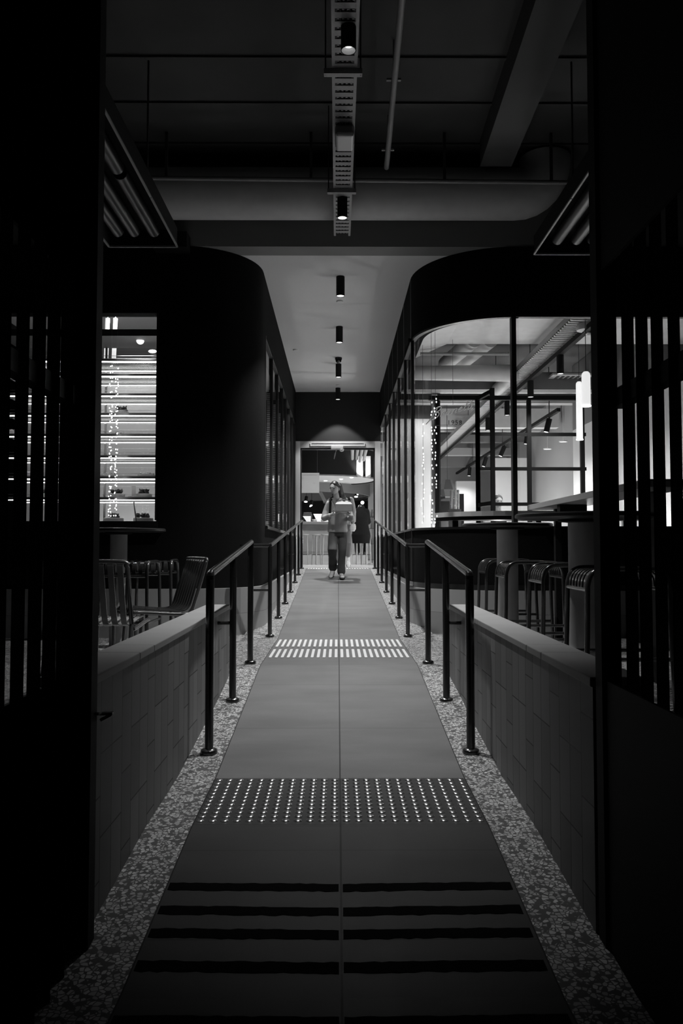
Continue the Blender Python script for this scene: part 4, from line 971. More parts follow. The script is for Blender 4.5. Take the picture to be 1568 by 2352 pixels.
# food counter
YC = 19.4; zct = at(720, 1198, YC).z
t = thing('food_counter', 'long tiled food counter with a dull metal edge in the hall', 'counter', (-.5, YC, HZ))
MB().box(-2.5, .78, YC - .02, YC + .9, zct - .07, zct).build('counter_top', M['mid'], t, bevel=.006)
MB().path([(-2.5, YC + .08), (.74, YC + .08)], HZ + .3, zct - .07, .7).build('front_panel', plain('counter_front', .26, .35, var=.35, scale=5), t)
MB().box(-2.5, .74, YC + .12, YC + .8, HZ, HZ + .3).build('kickboard', M['light'], t)
def prop(nm, mt, lab, cat, px, py0, py1, w_, D=19.6, wedge=False):
    a = at(px, py0, D); h = at(px, py1, D).z - zct
    if wedge:
        m = MB(); v = [m.bm.verts.new(q) for q in ((a.x - w_ / 2, D, zct + .001), (a.x + w_ / 2, D, zct + .001), (a.x + w_ / 2, D + .12, zct + h), (a.x - w_ / 2 - .1, D + .12, zct + h), (a.x - w_ / 2, D + .03, zct + .001), (a.x + w_ / 2, D + .03, zct + .001), (a.x + w_ / 2, D + .15, zct + h), (a.x - w_ / 2 - .1, D + .15, zct + h))]
        for q in ((0, 1, 2, 3), (7, 6, 5, 4), (0, 4, 5, 1), (1, 5, 6, 2), (2, 6, 7, 3), (3, 7, 4, 0)): m.bm.faces.new([v[i] for i in q])
    elif nm == 'bowl': m = MB().lathe([(w_ * .3, 0), (w_ / 2, h), (w_ / 2 - .008, h), (w_ * .26, .008), (0, .008)], (a.x, D, zct + .0005), 18)
    else: m = MB().box(a.x - w_ / 2, a.x + w_ / 2, D, D + .12, zct + .0005, zct + h * .8).box(a.x - w_ / 2 + .01, a.x + w_ / 2 - .015, D + .01, D + .11, zct + h * .8, zct + h)
    tag(m.build(nm, M[mt], bevel=.004), lab, cat)
prop('till', 'dark', 'dark till with a round knob at the left of the hall counter', 'till', 706, 1198, 1177, .22)
prop('menu_stand', 'paper', 'small white leaning menu card in front of the dark till', 'menu', 708.5, 1198, 1185, .10, 19.47, True)
prop('display_sheet', 'paper', 'bright white slanted sheet on the hall counter behind the woman', 'sheet', 742, 1198, 1180, .30, 19.75, True)
prop('bowl', 'white', 'left white bowl on the hall counter', 'bowl', 722, 1198, 1193, .13, 19.5)
prop('bowl', 'white', 'right white bowl on the hall counter beside the woman', 'bowl', 741, 1198, 1194, .12, 19.5)
def make_hallstool(label):
    t = thing('counter_stool', label, 'stool', (0, 0, 0), 0, 'stools along the hall counter')
    zs_ = .715
    MB().lathe([(0, zs_), (.105, zs_), (.11, zs_ - .012), (.105, zs_ - .028), (0, zs_ - .028)], (0, 0, 0), 24).build('seat', M['wood'], t, smooth=True, local=True)
    for k in range(4):
        a = PI / 4 + k * PI / 2
        MB().tube([(.075 * math.cos(a), .075 * math.sin(a), zs_ - .03), (.108 * math.cos(a), .108 * math.sin(a), 0)], .0135, 8).build('leg', M['wood'], t, smooth=True, local=True)
    MB().tube([(.098 * math.cos(a), .098 * math.sin(a), .23) for a in [2 * PI * k / 24 for k in range(24)]], .007, 6, closed=True).build('foot_ring', M['steel'], t, smooth=True, local=True)
    return t
hs = make_hallstool('leftmost pale stool at the hall counter')
hs.location = (at(700, 1228, 18.7).x, 18.7, HZ)
for px, lab in ((726, 'second pale stool from the left at the hall counter'), (748, 'pale hall stool partly hidden by the walking woman'), (819, 'pale hall stool under the seated person in black'), (841, 'rightmost pale stool at the hall counter')):
    dup(hs, (at(px, 1228, 18.7).x, 18.7, HZ), random.uniform(0, 1), lab)
# lights and beams far back in the hall
for i, (py, D, mt, h) in enumerate(((1124, 27, 'mid', .1), (1131, 28.5, 'light', .05), (1139, 30, 'mid', .16), (1148, 31.5, 'mid', .08))):
    z = at(780, py, D).z
    tag(MB().box(-4, 4, D, D + .2, z - h / 2, z + h / 2).box(-3, -2.95, D + .05, D + .1, z, 5.2).box(3, 3.05, D + .05, D + .1, z, 5.2).build('hanging_beam', M[mt]), '%s dim beam hanging across the back of the hall' % ('nearest', 'second', 'third', 'farthest')[i], 'beam', 'hanging beams in the hall')
for i, (px, py) in enumerate(((702, 1152.5), (714, 1161.5), (819, 1121), (824.5, 1128.5), (819, 1132), (819, 1136), (817.5, 1141), (832, 1154.5))):
    p = at(px, py, 24.5); r = .055 if i == 7 else .04
    t = thing('hall_spotlight', ['upper bright spotlight at the far left of the hall', 'lower bright spotlight at the far left of the hall', 'topmost spotlight of the cluster right of the woman', 'second spotlight of the cluster right of the woman, turned aside', 'third spotlight of the cluster right of the woman', 'fourth spotlight of the cluster right of the woman', 'lowest spotlight of the cluster right of the woman', 'round bright globe lamp behind the seated person'][i], 'lamp', p, 0, 'lamps at the back of the hall')
    if i == 7: MB().ball(p, .055, 14, 9).build('globe', M['bead'], t, smooth=True)
    else:
        MB().tube([p + Vector((0, 0, .02)), p + Vector((.02, .06, .16))], .05, 12).build('housing', M['black'], t, smooth=True)
        MB().ball(p, (.055, .03, .026), 12, 7, Matrix.Rotation((.7, -.6)[i % 2] if i in (1, 2, 3) else 0, 3, 'Y')).build('lens', M['bead'], t, smooth=True)
    MB().tube([p + Vector((.02, .06, .1)), p + Vector((.02, .06, 1.9))], .006, 5).build('cord', M['black'], t)
a = at(735, 1132, 21.5); b = at(747, 1158, 21.5)
tag(MB().beam(at(735, 1130, 23), at(735, 1130, 23) + Vector((.22, 0, -.42)), .1, .1).tube([at(735, 1130, 23), at(735, 1130, 23) + Vector((0, 0, 1.7))], .01, 6).build('hanging_strut', M['mid']), 'grey slanting strut hanging left of the walking woman', 'strut')
p = at(855, 1180, 20.5)
t = thing('shelf_rack', 'dark rack of small bottles at the right edge of the hall doorway', 'rack', (p.x, 20.8, HZ))
x0, x1 = at(843, 1180, 20.8).x, at(866, 1180, 20.8).x
m = MB()
for x in (x0, (x0 + x1) / 2, x1): m.box(x - .012, x + .012, 20.8, 21.1, HZ, at(850, 1170, 20.8).z)
zz = [HZ + .1, HZ + .5, HZ + .9, HZ + 1.2]
for z in zz: m.box(x0, x1, 20.8, 21.1, z - .01, z)
m.build('frame', M['dark'], t)
m = MB()
for z in zz[1:]:
    for k in range(5): m.lathe([(.022, 0), (.024, .1), (.01, .14), (.01, .17), (0, .17)], (x0 + .05 + k * (x1 - x0 - .1) / 4, 20.88, z + .0005), 8)
tag(m.build('bottles', M['light'], t, smooth=True), kind='stuff')
# ================================================================== PEOPLE
V = Vector
def head_into(m, c, s=1., yaw=0., pitch=0., hair=False):
    """a head facing -y, turned by yaw (towards +x) and pitch (down); c = middle of the head, s = scale (1 = 0.225 m tall)"""
    R_ = Matrix.Rotation(yaw, 3, 'Z') @ Matrix.Rotation(pitch, 3, 'X')
    n0 = len(m.bm.verts); m.ball((0, 0, 0), 1., 36, 26); m.bm.verts.ensure_lookup_table()
    g = lambda x, z, cx, cz, wx, wz: math.exp(-((x - cx) / wx) ** 2 - ((z - cz) / wz) ** 2)
    for v in m.bm.verts[n0:]:
        x, y, z = v.co; q = V((x * .074, y * .094, z * .1125))
        if z < 0: q.x *= 1 - .34 * (-z) ** 1.6; q.y *= 1 - .10 * (-z) ** 2
        if y < .1:
            f = min(1, (.1 - y) * 1.4)
            q.y -= f * (.020 * g(x, z, 0, -.18, .13, .16) + .012 * g(x, z, 0, .0, .10, .2) + .008 * g(x, z, 0, -.50, .3, .09) + .012 * g(x, z, 0, -.82, .3, .14) + .006 * g(x, z, 0, .25, .6, .1))
            q.y += f * (.013 * g(x, z, .37, .07, .2, .11) + .013 * g(x, z, -.37, .07, .2, .11) + .004 * g(x, z, 0, -.39, .3, .06))
        if y > 0 and z < -.3: q.y *= 1 - .5 * (-z - .3)
        v.co = V(c) + R_ @ (q * s)
    for e in (-1, 1): m.ball(V(c) + R_ @ (V((e * .076, .012, -.012)) * s), (.012 * s, .02 * s, .032 * s), 10, 7, R_)
    return R_
def limb(m, pts, r): m.tube([V(p) for p in pts], r, 12); [m.ball(p, q, 10, 7) for p, q in zip(pts, r)]
def hand_into(m, wrist, palm, spread, fwd, up, thumb, curl=.25, s=1.):
    """palm plus five fingers; fwd = finger direction, spread = across the palm, thumb = tip of the thumb"""
    wrist, palm, fwd, up, spread = V(wrist), V(palm), V(fwd).normalized(), V(up).normalized(), V(spread).normalized()
    m.tube([wrist, palm], [.022 * s, .03 * s], 10); m.ball(palm, .030 * s, 10, 7)
    for k, (o, L) in enumerate(((-.029, .062), (-.010, .074), (.010, .070), (.028, .054))):
        a = palm + spread * o * s + fwd * .022 * s
        b = a + fwd * L * .45 * s + up * curl * .006; c = b + (fwd * (1 - curl * .4) + up * curl).normalized() * L * .32 * s; d = c + (fwd * (1 - curl) + up * curl * 1.6).normalized() * L * .26 * s
        m.tube([palm + spread * o * .7 * s, a, b, c, d], [.011 * s, .0095 * s, .0088 * s, .008 * s, .0062 * s], 8); m.ball(d, .0064 * s, 8, 6)
    tb = palm - fwd * .005 * s; t_ = V(thumb)
    mid = tb.lerp(t_, .55) - spread * .006
    m.tube([tb, mid, t_], [.013 * s, .0105 * s, .0075 * s], 8); m.ball(t_, .0078 * s, 8, 6)
def shoe_obj(parent, heel, toe, name='shoe', mat='shoe', up=(0, 0, 1), ankle=None):
    h, t_ = V(heel), V(toe); d = (t_ - h).normalized(); r = d.cross(V(up)).normalized(); u = r.cross(d).normalized()
    m = MB(); L = (t_ - h).length
    for f, w_, z, hh in ((.10, .033, .040, .040), (.28, .034, .040, .042), (.5, .038, .034, .036), (.72, .044, .028, .028), (.9, .036, .024, .022)):
        m.ball(h + d * L * f + u * z, (w_, .055, hh), 12, 8, Matrix((r, d, u)).transposed())
    if ankle is not None: m.tube([h + d * L * .16 + u * .05, V(ankle)], [.036, .038], 10)
    o = solid(m.build(name, M[mat], parent, smooth=True, local=True), .007, 3)
    m = MB(); S = [(-.03, .05), (-.036, .3), (-.034, .5), (-.046, .75), (-.03, .97), (0, 1.02), (.03, .97), (.046, .75), (.034, .5), (.036, .3), (.03, .05), (0, -.02)]
    A = [m.bm.verts.new(h + d * L * f + r * x + u * z) for z in (.0, .019) for x, f in S]; n = len(S)
    m.bm.faces.new(A[:n]); m.bm.faces.new(list(reversed(A[n:])))
    for i in range(n): m.bm.faces.new((A[i], A[(i + 1) % n], A[n + (i + 1) % n], A[n + i]))
    m.build('sole', M['sole'], o, local=True)
    return o
def torso_into(m, rings, seg=22):
    R_ = [[m.bm.verts.new((cx + rx * math.cos(2 * PI * j / seg), cy + ry * math.sin(2 * PI * j / seg), z)) for j in range(seg)] for cx, cy, z, rx, ry in rings]
    for A, B in zip(R_, R_[1:]):
        for j in range(seg): m.bm.faces.new((A[j], A[(j + 1) % seg], B[(j + 1) % seg], B[j]))
    m.bm.faces.new(list(reversed(R_[0]))); m.bm.faces.new(R_[-1])

# ---- the woman with the cake box
WY = 13.2
P0 = V((0, WY, gz(WY)))
wm = thing('person', 'woman in glasses and a grey jacket walking down the ramp carrying a cake box', 'person', P0)
m = MB(); hc = V((-.048, -.03, 1.497))
RH = head_into(m, hc, 1.0, math.radians(-27), math.radians(10))
limb(m, [(-.005, .0, 1.28), (-.03, -.012, 1.42)], [.052, .047])
limb(m, [(0, .0, .82), (0, .0, 1.0), (0, 0, 1.17)], [.105, .09, .095])
limb(m, [(-.15, 0, 1.25), (-.205, -.03, 1.0), (-.118, -.24, 1.045)], [.045, .037, .024])
limb(m, [(.15, 0, 1.25), (.2, -.02, 1.0), (.225, -.21, 1.03)], [.045, .037, .024])
hand_into(m, (-.118, -.24, 1.045), (-.062, -.30, 1.064), (0, 1, 0), (1, -.15, .12), (0, 0, 1), (-.066, -.37, 1.125), .1)
hand_into(m, (.225, -.21, 1.03), (.17, -.28, 1.062), (0, 1, 0), (-1, -.15, .1), (0, 0, 1), (.215, -.33, 1.075), .1)
limb(m, [(-.085, 0, .82), (-.085, -.17, .48), (-.078, .06, .17), (-.10, -.03, .06)], [.045, .04, .034, .03])
limb(m, [(.08, 0, .82), (.075, -.055, .46), (.06, .0, .10), (.066, -.09, .05)], [.045, .04, .034, .03])
body = solid(m.build('body', M['skin'], wm, local=True), .0055, 2)
# face
m = MB()
for e in (-1, 1): m.ball(hc + RH @ V((e * .028, -.081, .008)), (.0115, .006, .006), 10, 7, RH)
m.build('eyes', M['hair'], wm, smooth=True, local=True)
m = MB()
for e in (-1, 1): m.tube([hc + RH @ V((e * a, -.089 + .008 * (a > .03), z)) for a, z in ((.014, .026), (.03, .031), (.045, .025))], [.003, .0038, .002], 6)
m.build('eyebrows', M['hair'], wm, smooth=True, local=True)
MB().ball(hc + RH @ V((0, -.095, -.055)), (.016, .005, .0058), 12, 7, RH).build('lips', M['mid'], wm, smooth=True, local=True)
gl = MB()
for e in (-1, 1): gl.tube([hc + RH @ V((e * .031 + .025 * math.cos(a), -.101 + .012 * abs(math.cos(a)) * (1 if math.cos(a) * e > 0 else .2), .004 + .021 * math.sin(a))) for a in [2 * PI * k / 24 for k in range(24)]], .0026, 6, closed=True)
gl.tube([hc + RH @ V((x, -.104, .008)) for x in (-.008, 0, .008)], .0024, 6)
for e in (-1, 1): gl.tube([hc + RH @ V((e * .056, -.09, .01)), hc + RH @ V((e * .077, .0, .008))], .002, 6)
go = gl.build('glasses', M['rimsteel'], wm, smooth=True, local=True)
m = MB()
for e in (-1, 1): m.ball(hc + RH @ V((e * .031, -.100, .004)), (.024, .0015, .02), 16, 8, RH)
m.build('lenses', M['glass_soft'], go, smooth=True, local=True)
# hair: cap, and long locks falling on both shoulders
m = MB(); n0 = 0
m.ball((0, 0, 0), 1., 34, 24); m.bm.verts.ensure_lookup_table()
dele = []
for v in m.bm.verts:
    x, y, z = v.co; q = V((x * .084, y * .104 + .006, z * .120 + .006))
    if y < -.28 and z < .66 - .5 * abs(x + .12) ** 1.4: dele.append(v)
    elif y < .12 and z < -.05 : dele.append(v)
    v.co = hc + RH @ q
bmesh.ops.delete(m.bm, geom=dele, context='VERTS')
sol = m.build('hair_cap_source', M['hair'], wm, smooth=True, local=True)
sd = sol.modifiers.new('s', 'SOLIDIFY'); sd.thickness = .014; sd.offset = -1
dg = bpy.context.evaluated_depsgraph_get(); dg.update(); cm = bpy.data.meshes.new_from_object(sol.evaluated_get(dg)); bpy.data.objects.remove(sol)
m = MB(); m.bm.from_mesh(cm)
def lock(pts, r): m.tube(sm(pts, 5), [r[0] + (r[1] - r[0]) * (i / (len(pts) * 5 - 5)) ** 1.5 for i in range(5 * len(pts) - 4)], 9, sq=(1, 1))
bk = lambda x, y, z: hc + RH @ V((x, y, z))
for k in range(5):
    o = k * .014
    lock([bk(.062, .03 + o, .03), bk(.07, .05 + o, -.06), V((.055 + o * .9, .02 + o * .5, 1.36)), V((.085 + o, -.02 + o, 1.27)), V((.10 + o * .9, -.06 + o, 1.20 + o))], (.034, .014))
for k in range(5):
    o = k * .012
    lock([bk(-.05, .05 + o, -.02), bk(-.06, .07 + o, -.09), V((-.09 - o * .5, .04, 1.335)), V((-.145 - o, .0, 1.275)), V((-.205 - o * .7, -.02, 1.215 + o * .5))], (.030, .010))
for k in range(4): lock([bk(-.03 + .02 * k, .08, .02), bk(-.04 + .025 * k, .10, -.1), V((-.05 + .04 * k, .09, 1.26)), V((-.05 + .045 * k, .12, 1.1))], (.045, .02))
hr = solid(m.build('hair', M['hair'], wm, local=True), .007, 2)
# jacket
m = MB()
torso_into(m, [(0, .0, .765, .163, .125), (0, .0, .80, .168, .128), (0, .0, .90, .160, .122), (0, -.005, 1.0, .150, .118), (0, -.008, 1.12, .160, .122), (0, -.002, 1.21, .168, .108), (-.002, .004, 1.265, .135, .085), (-.006, .0, 1.295, .085, .07), (-.008, -.004, 1.325, .07, .064)])
limb(m, [(-.145, .0, 1.235), (-.19, -.01, 1.12), (-.212, -.035, 1.0), (-.185, -.12, 1.005), (-.13, -.225, 1.035)], [.06, .054, .051, .047, .04])
limb(m, [(.145, .0, 1.235), (.185, .0, 1.12), (.208, -.03, 1.0), (.22, -.12, 1.005), (.225, -.2, 1.025)], [.06, .054, .051, .047, .04])
for k in range(5): m.tube(sm([(-.215 + .012 * k, -.05 - .03 * k, 1.055 - .006 * k), (-.2 + .012 * k, -.07 - .035 * k, 1.03), (-.185 + .01 * k, -.06 - .03 * k, .96 + .01 * k)], 3), .009, 6)
jk = solid(m.build('jacket', M['jacket'], wm, local=True), .009, 5)
m = MB()
m.beam((-.075, -.075, 1.335), (-.012, -.125, 1.19), .045, .012, (0, -1, .2)); m.beam((.055, -.07, 1.33), (.015, -.125, 1.19), .04, .012, (0, -1, .2))
m.build('collar', M['mid'], jk, local=True)
MB().beam((-.008, -.10, 1.30), (.0, -.132, 1.12), .03, .01, (0, -1, .2)).build('zip_placket', M['dark'], jk, local=True)
m = MB()
m.tube(sm([(-.105, .10, 1.24), (-.115, .03, 1.288), (-.118, -.06, 1.255), (-.122, -.125, 1.16), (-.128, -.12, 1.04)], 5), .02, 8, sq=(1, .5))
m.tube(sm([(.105, .10, 1.24), (.115, .03, 1.288), (.118, -.06, 1.255), (.121, -.122, 1.19), (.122, -.125, 1.14)], 5), .02, 8, sq=(1, .5))
m.ball((0, .19, 1.08), (.13, .085, .2), 14, 9)
m.build('backpack', M['blackcloth'], wm, smooth=True, local=True)
# trousers
m = MB()
torso_into(m, [(0, .0, .70, .135, .1), (0, 0, .80, .135, .1)])
limb(m, [(-.07, 0, .755), (-.08, -.08, .62), (-.085, -.175, .48), (-.083, -.09, .36), (-.08, .01, .27), (-.078, .04, .19)], [.08, .08, .066, .064, .068, .075])
limb(m, [(.07, 0, .755), (.078, -.03, .62), (.077, -.06, .47), (.07, -.04, .34), (.063, -.02, .22), (.062, -.01, .12)], [.08, .08, .066, .062, .064, .07])
solid(m.build('trousers', M['denim'], wm, local=True), .009, 4)
shoe_obj(wm, (-.075, .12, .10), (-.115, -.075, .012), up=(0, -.5, 1), ankle=(-.078, .07, .17))
shoe_obj(wm, (.06, .055, .006), (.078, -.195, .004), ankle=(.062, .0, .12))
# the cake box (held, so its own thing)
bx = thing('cake_box', 'grey cake box with a pale lid held by the woman on the ramp', 'box', P0 + V((.098, -.335, 1.098)))
def bl(m, x, y, z): return m.bm.verts.new((x, y, z))
m = MB().box(-.134, .134, -.1, .1, 0, .112); m.build('carton', M['card'], bx, local=True, bevel=.003)
m = MB(); v = [bl(m, *p) for p in ((-.136, -.102, .113), (.136, -.102, .113), (.136, .102, .113), (-.136, .102, .113), (-.105, -.035, .158), (.105, -.035, .158), (.105, .035, .158), (-.105, .035, .158))]
for q in ((3, 2, 1, 0), (4, 5, 6, 7), (0, 1, 5, 4), (1, 2, 6, 5), (2, 3, 7, 6), (3, 0, 4, 7)): m.bm.faces.new([v[i] for i in q])
m.build('lid', M['greywall'], bx, local=True)
MB().tube(sm([(-.112, -.04, .155), (-.07, -.03, .176), (0, -.02, .185), (.07, -.03, .176), (.112, -.04, .155)], 5), .007, 8).build('handle', M['ink'], bx, smooth=True, local=True)
# ---- the man walking behind her
MY = 16.2
Q0 = V((.095, MY, HZ))
mn = thing('person', 'man in a pale hooded top mostly hidden behind the walking woman', 'person', Q0)
m = MB(); h2 = V((-.085, -.02, 1.60)); R2 = head_into(m, h2, 1.03, 0, .15)
limb(m, [(-.03, 0, 1.38), (-.07, -.01, 1.52)], [.058, .052]); limb(m, [(0, 0, .9), (0, 0, 1.1), (-.01, 0, 1.3)], [.14, .13, .14])
limb(m, [(.18, 0, 1.37), (.222, -.01, 1.12), (.225, -.06, .91)], [.05, .042, .028]); limb(m, [(-.2, 0, 1.37), (-.24, .02, 1.1), (-.23, -.04, .88)], [.05, .042, .028])
hand_into(m, (.225, -.06, .91), (.222, -.08, .855), (1, .2, 0), (-.05, -.25, -1), (-.3, -1, 0), (.185, -.11, .80), .55)
hand_into(m, (-.23, -.04, .88), (-.23, -.05, .82), (1, .2, 0), (0, -.2, -1), (0, -1, 0), (-.2, -.09, .77), .5)
limb(m, [(.09, 0, .88), (.105, -.16, .5), (.115, .06, .2)], [.075, .05, .036]); limb(m, [(-.09, 0, .88), (-.09, .03, .48), (-.09, .05, .09)], [.075, .05, .036])
solid(m.build('body', M['skin'], mn, local=True), .007, 2)
m = MB().ball(h2 + V((0, .02, .03)), (.084, .098, .098), 18, 12); m.build('hair', M['hair'], mn, smooth=True, local=True)
m = MB()
for e in (-1, 1): m.ball(h2 + R2 @ V((e * .029, -.084, .008)), (.011, .006, .006), 8, 6, R2)
m.build('eyes', M['hair'], mn, smooth=True, local=True)
m = MB()
torso_into(m, [(0, 0, .86, .185, .13), (0, 0, .95, .18, .13), (0, 0, 1.12, .178, .13), (-.005, 0, 1.3, .195, .125), (-.01, .0, 1.39, .15, .09), (-.03, 0, 1.43, .08, .075)])
limb(m, [(.17, 0, 1.36), (.205, 0, 1.24), (.226, -.01, 1.12), (.228, -.035, 1.02), (.226, -.058, .93)], [.07, .062, .055, .05, .042]); limb(m, [(-.18, 0, 1.36), (-.24, .02, 1.1), (-.232, -.035, .9)], [.07, .06, .045])
for k in range(7): m.tube([(.18, -.05 - .006 * k, 1.02 - .016 * k), (.225, -.095, 1.01 - .014 * k), (.275, -.045, 1.02 - .016 * k)], .007, 6)
solid(m.build('hooded_top', M['hood'], mn, local=True), .01, 3)
MB().tube(sm([(.12, .12, 1.36), (.125, .03, 1.43), (.135, -.08, 1.40), (.15, -.13, 1.28), (.16, -.12, 1.15)], 5), .022, 8, sq=(1, .5)).build('backpack_strap', M['blackcloth'], mn, smooth=True, local=True)
m = MB(); torso_into(m, [(0, 0, .78, .15, .11), (0, 0, .88, .165, .12)])
limb(m, [(.085, 0, .84), (.1, -.1, .66), (.11, -.165, .5), (.116, -.06, .36), (.12, .04, .25)], [.1, .088, .072, .06, .054]); limb(m, [(-.085, 0, .84), (-.09, .02, .5), (-.09, .05, .12)], [.1, .075, .062])
solid(m.build('trousers', M['greytrousers'], mn, local=True), .01, 3)
shoe_obj(mn, (.115, .1, .14), (.125, -.06, .0), mat='paper', up=(0, -.7, 1), ankle=(.117, .07, .23)); shoe_obj(mn, (-.09, .11, .004), (-.1, -.14, .004), mat='paper', ankle=(-.09, .05, .12))
pb = thing('paper_bag', 'small crumpled white paper bag in the hidden man\'s hand', 'bag', Q0 + V((.215, -.10, .80)))
m = MB(); torso_into(m, [(-.02, 0, -.075, .05, .04), (-.01, 0, -.03, .068, .05), (.0, 0, .03, .06, .045), (.01, 0, .075, .04, .03)], 9); m.build('bag', M['paper'], pb, local=True)
# ---- the person in black on a stool at the counter
S0 = V((at(829, 1228, 18.62).x, 18.62, HZ))
sp_ = thing('person', 'person in a long black coat sitting on a stool at the hall counter, back turned', 'person', S0)
m = MB(); h3 = V((.01, .31, 1.30)); head_into(m, h3, 1.0, PI, .9)
limb(m, [(0, .14, 1.20), (.01, .26, 1.25)], [.06, .052]); limb(m, [(0, .02, .80), (0, .03, 1.0), (0, .08, 1.12)], [.11, .09, .09])
for e in (-1, 1):
    limb(m, [(e * .13, .09, 1.24), (e * .17, .16, 1.0), (e * .12, .38, .98)], [.05, .042, .028])
    hand_into(m, (e * .12, .38, .98), (e * .09, .44, 1.0), (1, 0, 0), (0, 1, .1), (0, 0, 1), (e * .05, .44, 1.02), .3)
    limb(m, [(e * .09, .0, .78), (e * .1, .33, .74), (e * .08, .3, .34)], [.085, .055, .04])
solid(m.build('body', M['skin'], sp_, local=True), .007, 2)
MB().ball(h3 + V((0, -.02, .03)), (.086, .1, .105), 18, 12).build('hair', M['hair'], sp_, smooth=True, local=True)
m = MB(); torso_into(m, [(0, .02, .50, .205, .15), (0, .02, .70, .225, .18), (0, .02, .80, .20, .16), (0, .02, .95, .17, .14), (0, .05, 1.12, .165, .13), (0, .09, 1.25, .155, .11), (0, .12, 1.32, .11, .09), (0, .16, 1.36, .06, .06)])
for e in (-1, 1): limb(m, [(e * .13, .08, 1.25), (e * .17, .16, 1.0), (e * .13, .34, .97)], [.07, .062, .05])
solid(m.build('coat', M['blackcloth'], sp_, local=True), .011, 3)
m = MB()
for e in (-1, 1): limb(m, [(e * .09, .0, .79), (e * .1, .33, .755), (e * .09, .3, .5), (e * .08, .28, .3)], [.09, .075, .065, .06])
solid(m.build('trousers', M['blackcloth'], sp_, local=True), .012, 3)
for e in (-1, 1): shoe_obj(sp_, (e * .08, .24, .238), (e * .09, .46, .238), mat='sole', ankle=(e * .08, .28, .36))
# ---- barista behind the window counter
bp_ = at(1160, 1172, 13.0)
B0 = V((bp_.x, 13.6, IZ)); sc_ = 13.6 / 13.0
br = thing('person', 'person in a white shirt and dark apron standing behind the shop window counter', 'person', B0)
zt3 = at(1160, 1137, 13.6).z - IZ                                   # crown height
m = MB(); h4 = V((0, -.02, zt3 - .115)); R4 = head_into(m, h4, 1.0, .1, .1)
zn = zt3 - .30
limb(m, [(0, 0, zn), (0, -.01, zn + .12)], [.058, .052]); limb(m, [(0, 0, .9), (0, 0, 1.1), (0, 0, zn - .13)], [.14, .13, .14])
for e in (-1, 1):
    limb(m, [(e * .18, 0, zn - .06), (e * .23, -.02, zn - .32), (e * .13, -.24, zn - .40)], [.05, .042, .028])
    hand_into(m, (e * .13, -.24, zn - .40), (e * .10, -.29, zn - .41), (0, 0, 1), (-e * .6, -.8, 0), (-e, 0, 0), (e * .07, -.31, zn - .37), .4)
    limb(m, [(e * .09, 0, .88), (e * .09, -.01, .48), (e * .09, .02, .08)], [.075, .05, .036])
solid(m.build('body', M['skin'], br, local=True), .007, 2)
MB().ball(h4 + V((0, .018, .042)), (.082, .1, .085), 18, 12).build('hair', M['dark'], br, smooth=True, local=True)
m = MB()
for e in (-1, 1): m.ball(h4 + R4 @ V((e * .029, -.082, .008)), (.012, .006, .006), 8, 6, R4)
m.build('eyes', M['hair'], br, smooth=True, local=True)
m = MB(); torso_into(m, [(0, 0, .82, .175, .13), (0, 0, 1.0, .165, .12), (0, 0, zn - .18, .185, .125), (0, 0, zn - .05, .15, .09), (0, 0, zn - .0, .075, .07)])
for e in (-1, 1): limb(m, [(e * .17, 0, zn - .075), (e * .225, -.02, zn - .31), (e * .15, -.2, zn - .39)], [.068, .058, .045])
solid(m.build('shirt', M['shirt'], br, local=True), .01, 3)
m = MB().box(-.12, .12, -.14, -.128, .5, zn - .14); m.box(-.105, -.08, -.138, -.115, zn - .14, zn - .02).box(.08, .105, -.138, -.115, zn - .14, zn - .02)
m.build('apron', M['dark'], br, local=True)
MB().ball((-.028, -.1, zn - .03), (.03, .012, .018), 8, 6).ball((.028, -.1, zn - .03), (.03, .012, .018), 8, 6).build('bow_tie', M['black'], br, smooth=True, local=True)
m = MB(); torso_into(m, [(0, 0, .80, .15, .11), (0, 0, .9, .165, .12)])
for e in (-1, 1): limb(m, [(e * .085, 0, .85), (e * .09, -.01, .5), (e * .09, .02, .1)], [.098, .075, .062])
solid(m.build('trousers', M['blackcloth'], br, local=True), .012, 3)
for e in (-1, 1): shoe_obj(br, (e * .09, .08, .004), (e * .1, -.17, .004), mat='sole', ankle=(e * .09, .02, .1))

# ================================================================== LIGHT
def point(name, loc, energy, radius=.06):
    l = bpy.data.lights.new(name, 'POINT'); l.energy = energy; l.shadow_soft_size = radius
    o = bpy.data.objects.new(name, l); COL.objects.link(o); o.location = loc
# corridor downlights and tray spotlights (the lamps modelled above)
for y, e in ((8.9, 230), (10.95, 290), (13.2, 380), (15.2, 110)): spot('downlight_light', (.032 - .004 * (y - 8.9), y, 4.05), e, 104 if y < 15 else 90, .5 if y < 15 else .25, .035)
spot('spotlight_light', (.065, 4.65, 4.18), 330, 67, 1., .035); spot('spotlight_light', (.042, 7.0, 4.15), 330, 92, .7, .035)
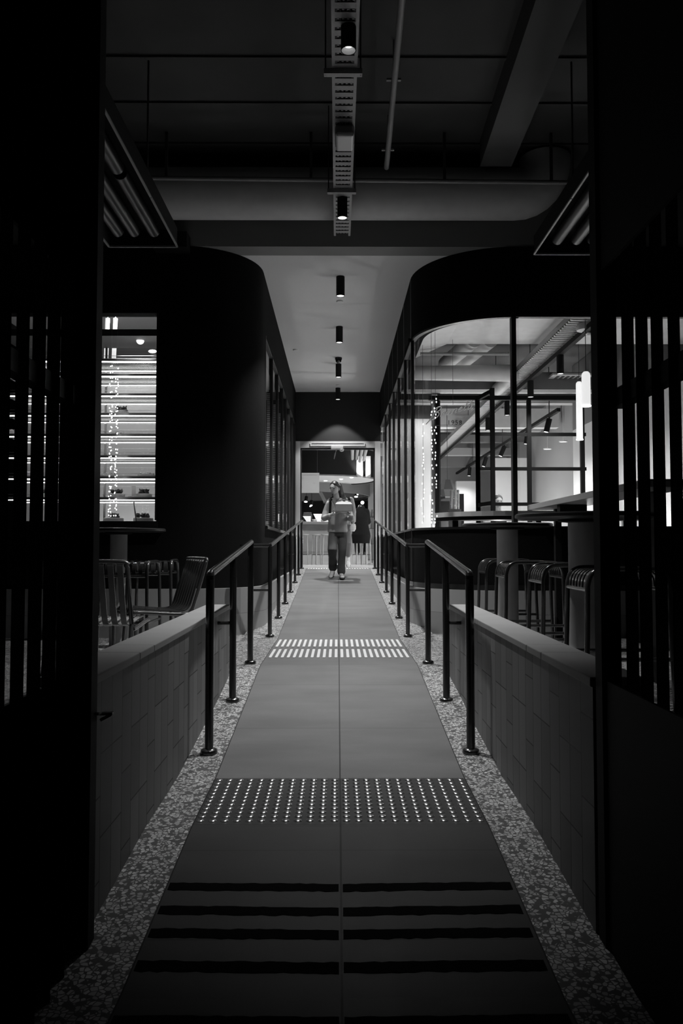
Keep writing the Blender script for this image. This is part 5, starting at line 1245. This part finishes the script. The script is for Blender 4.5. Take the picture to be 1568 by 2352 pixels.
# unseen fill points added in the left block to brighten the corridor ceiling
for y, e in ((9.7, 10), (11.6, 6), (13.6, 6)): point('left_block_fill', (-1.45, y, 1.9), e)
# shop on the right: track lamps, and unseen fill points added below the window sill to light the ducts
for D in (9.95, 11.5, 13.1, 14.8): spot('shop_light', (xt + .03, D, zt2 - .35), 120, 150, .6, .04)
for D in (14.0, 15.6, 17.8, 20.0, 22.5): spot('shop_light', (xq - .06, D, zq - .30), 60, 140, .8, .04, (xq - .4, D - .2, IZ))
for x, y, e in ((2.0, 9.9, 20), (3.0, 9.6, 16), (2.4, 14.2, 75), (3.95, 10.6, 8), (2.9, 16, 50), (2.6, 18, 70), (3.8, 18.4, 70), (2.6, 22, 70)): point('shop_fill_light', (x, y, 1.42), e)
for x, y in ((1.15, 14.4), (1.6, 14.5)): spot('wall_wash_light', (x, y, 4.2), 50, 90, .5, .04, (x, 15.5, 2.2))
# display cabinet and left block
for x, y, z, e, an in ((-2.7, 9.6, 4.05, 170, 150), (-1.3, 10.5, 4.05, 40, 150), (-1.3, 13.2, 4.05, 40, 150)): spot('display_light', (x, y, z), e, an, .6, .05)
point('display_wall_fill', (-2.7, 9.75, 1.15), 34)  # unseen point added to brighten the lower wall behind the cabinet
spot('sign_fill', (1.2, 8.5, 4.2), 40, 50, .6, .03, (1.33, 8.95, 2.75))  # spot added to brighten the sign letters, without a fitting
point('hall_back_fill', (-.3, 24.3, 1.6), 45)  # unseen point added behind the counter to lift the hanging beams
# food hall
for x, y, z, e, an in ((-.6, 20.4, zc0 - .02, 250, 150), (-1.5, 22.5, zc0 - .02, 200, 150), (.3, 17.2, 5.1, 350, 120), (-1.2, 17.4, 5.1, 300, 120), (1.6, 18.5, 5.1, 300, 120)): spot('hall_light', (x, y, z), e, an, .6, .06)
a = at(835, 1098, 21.4); spot('panel_light', (a.x, 20.75, a.z - .05), 40, 110, .6, .02, (a.x, 20.95, a.z + .6))
spot('cabinet_front_fill', (-2.1, 8.32, 3.45), 110, 90, .6, .03, (-2.3, 8.7, 1.9))  # spot added in front of the shelves to brighten the cakes
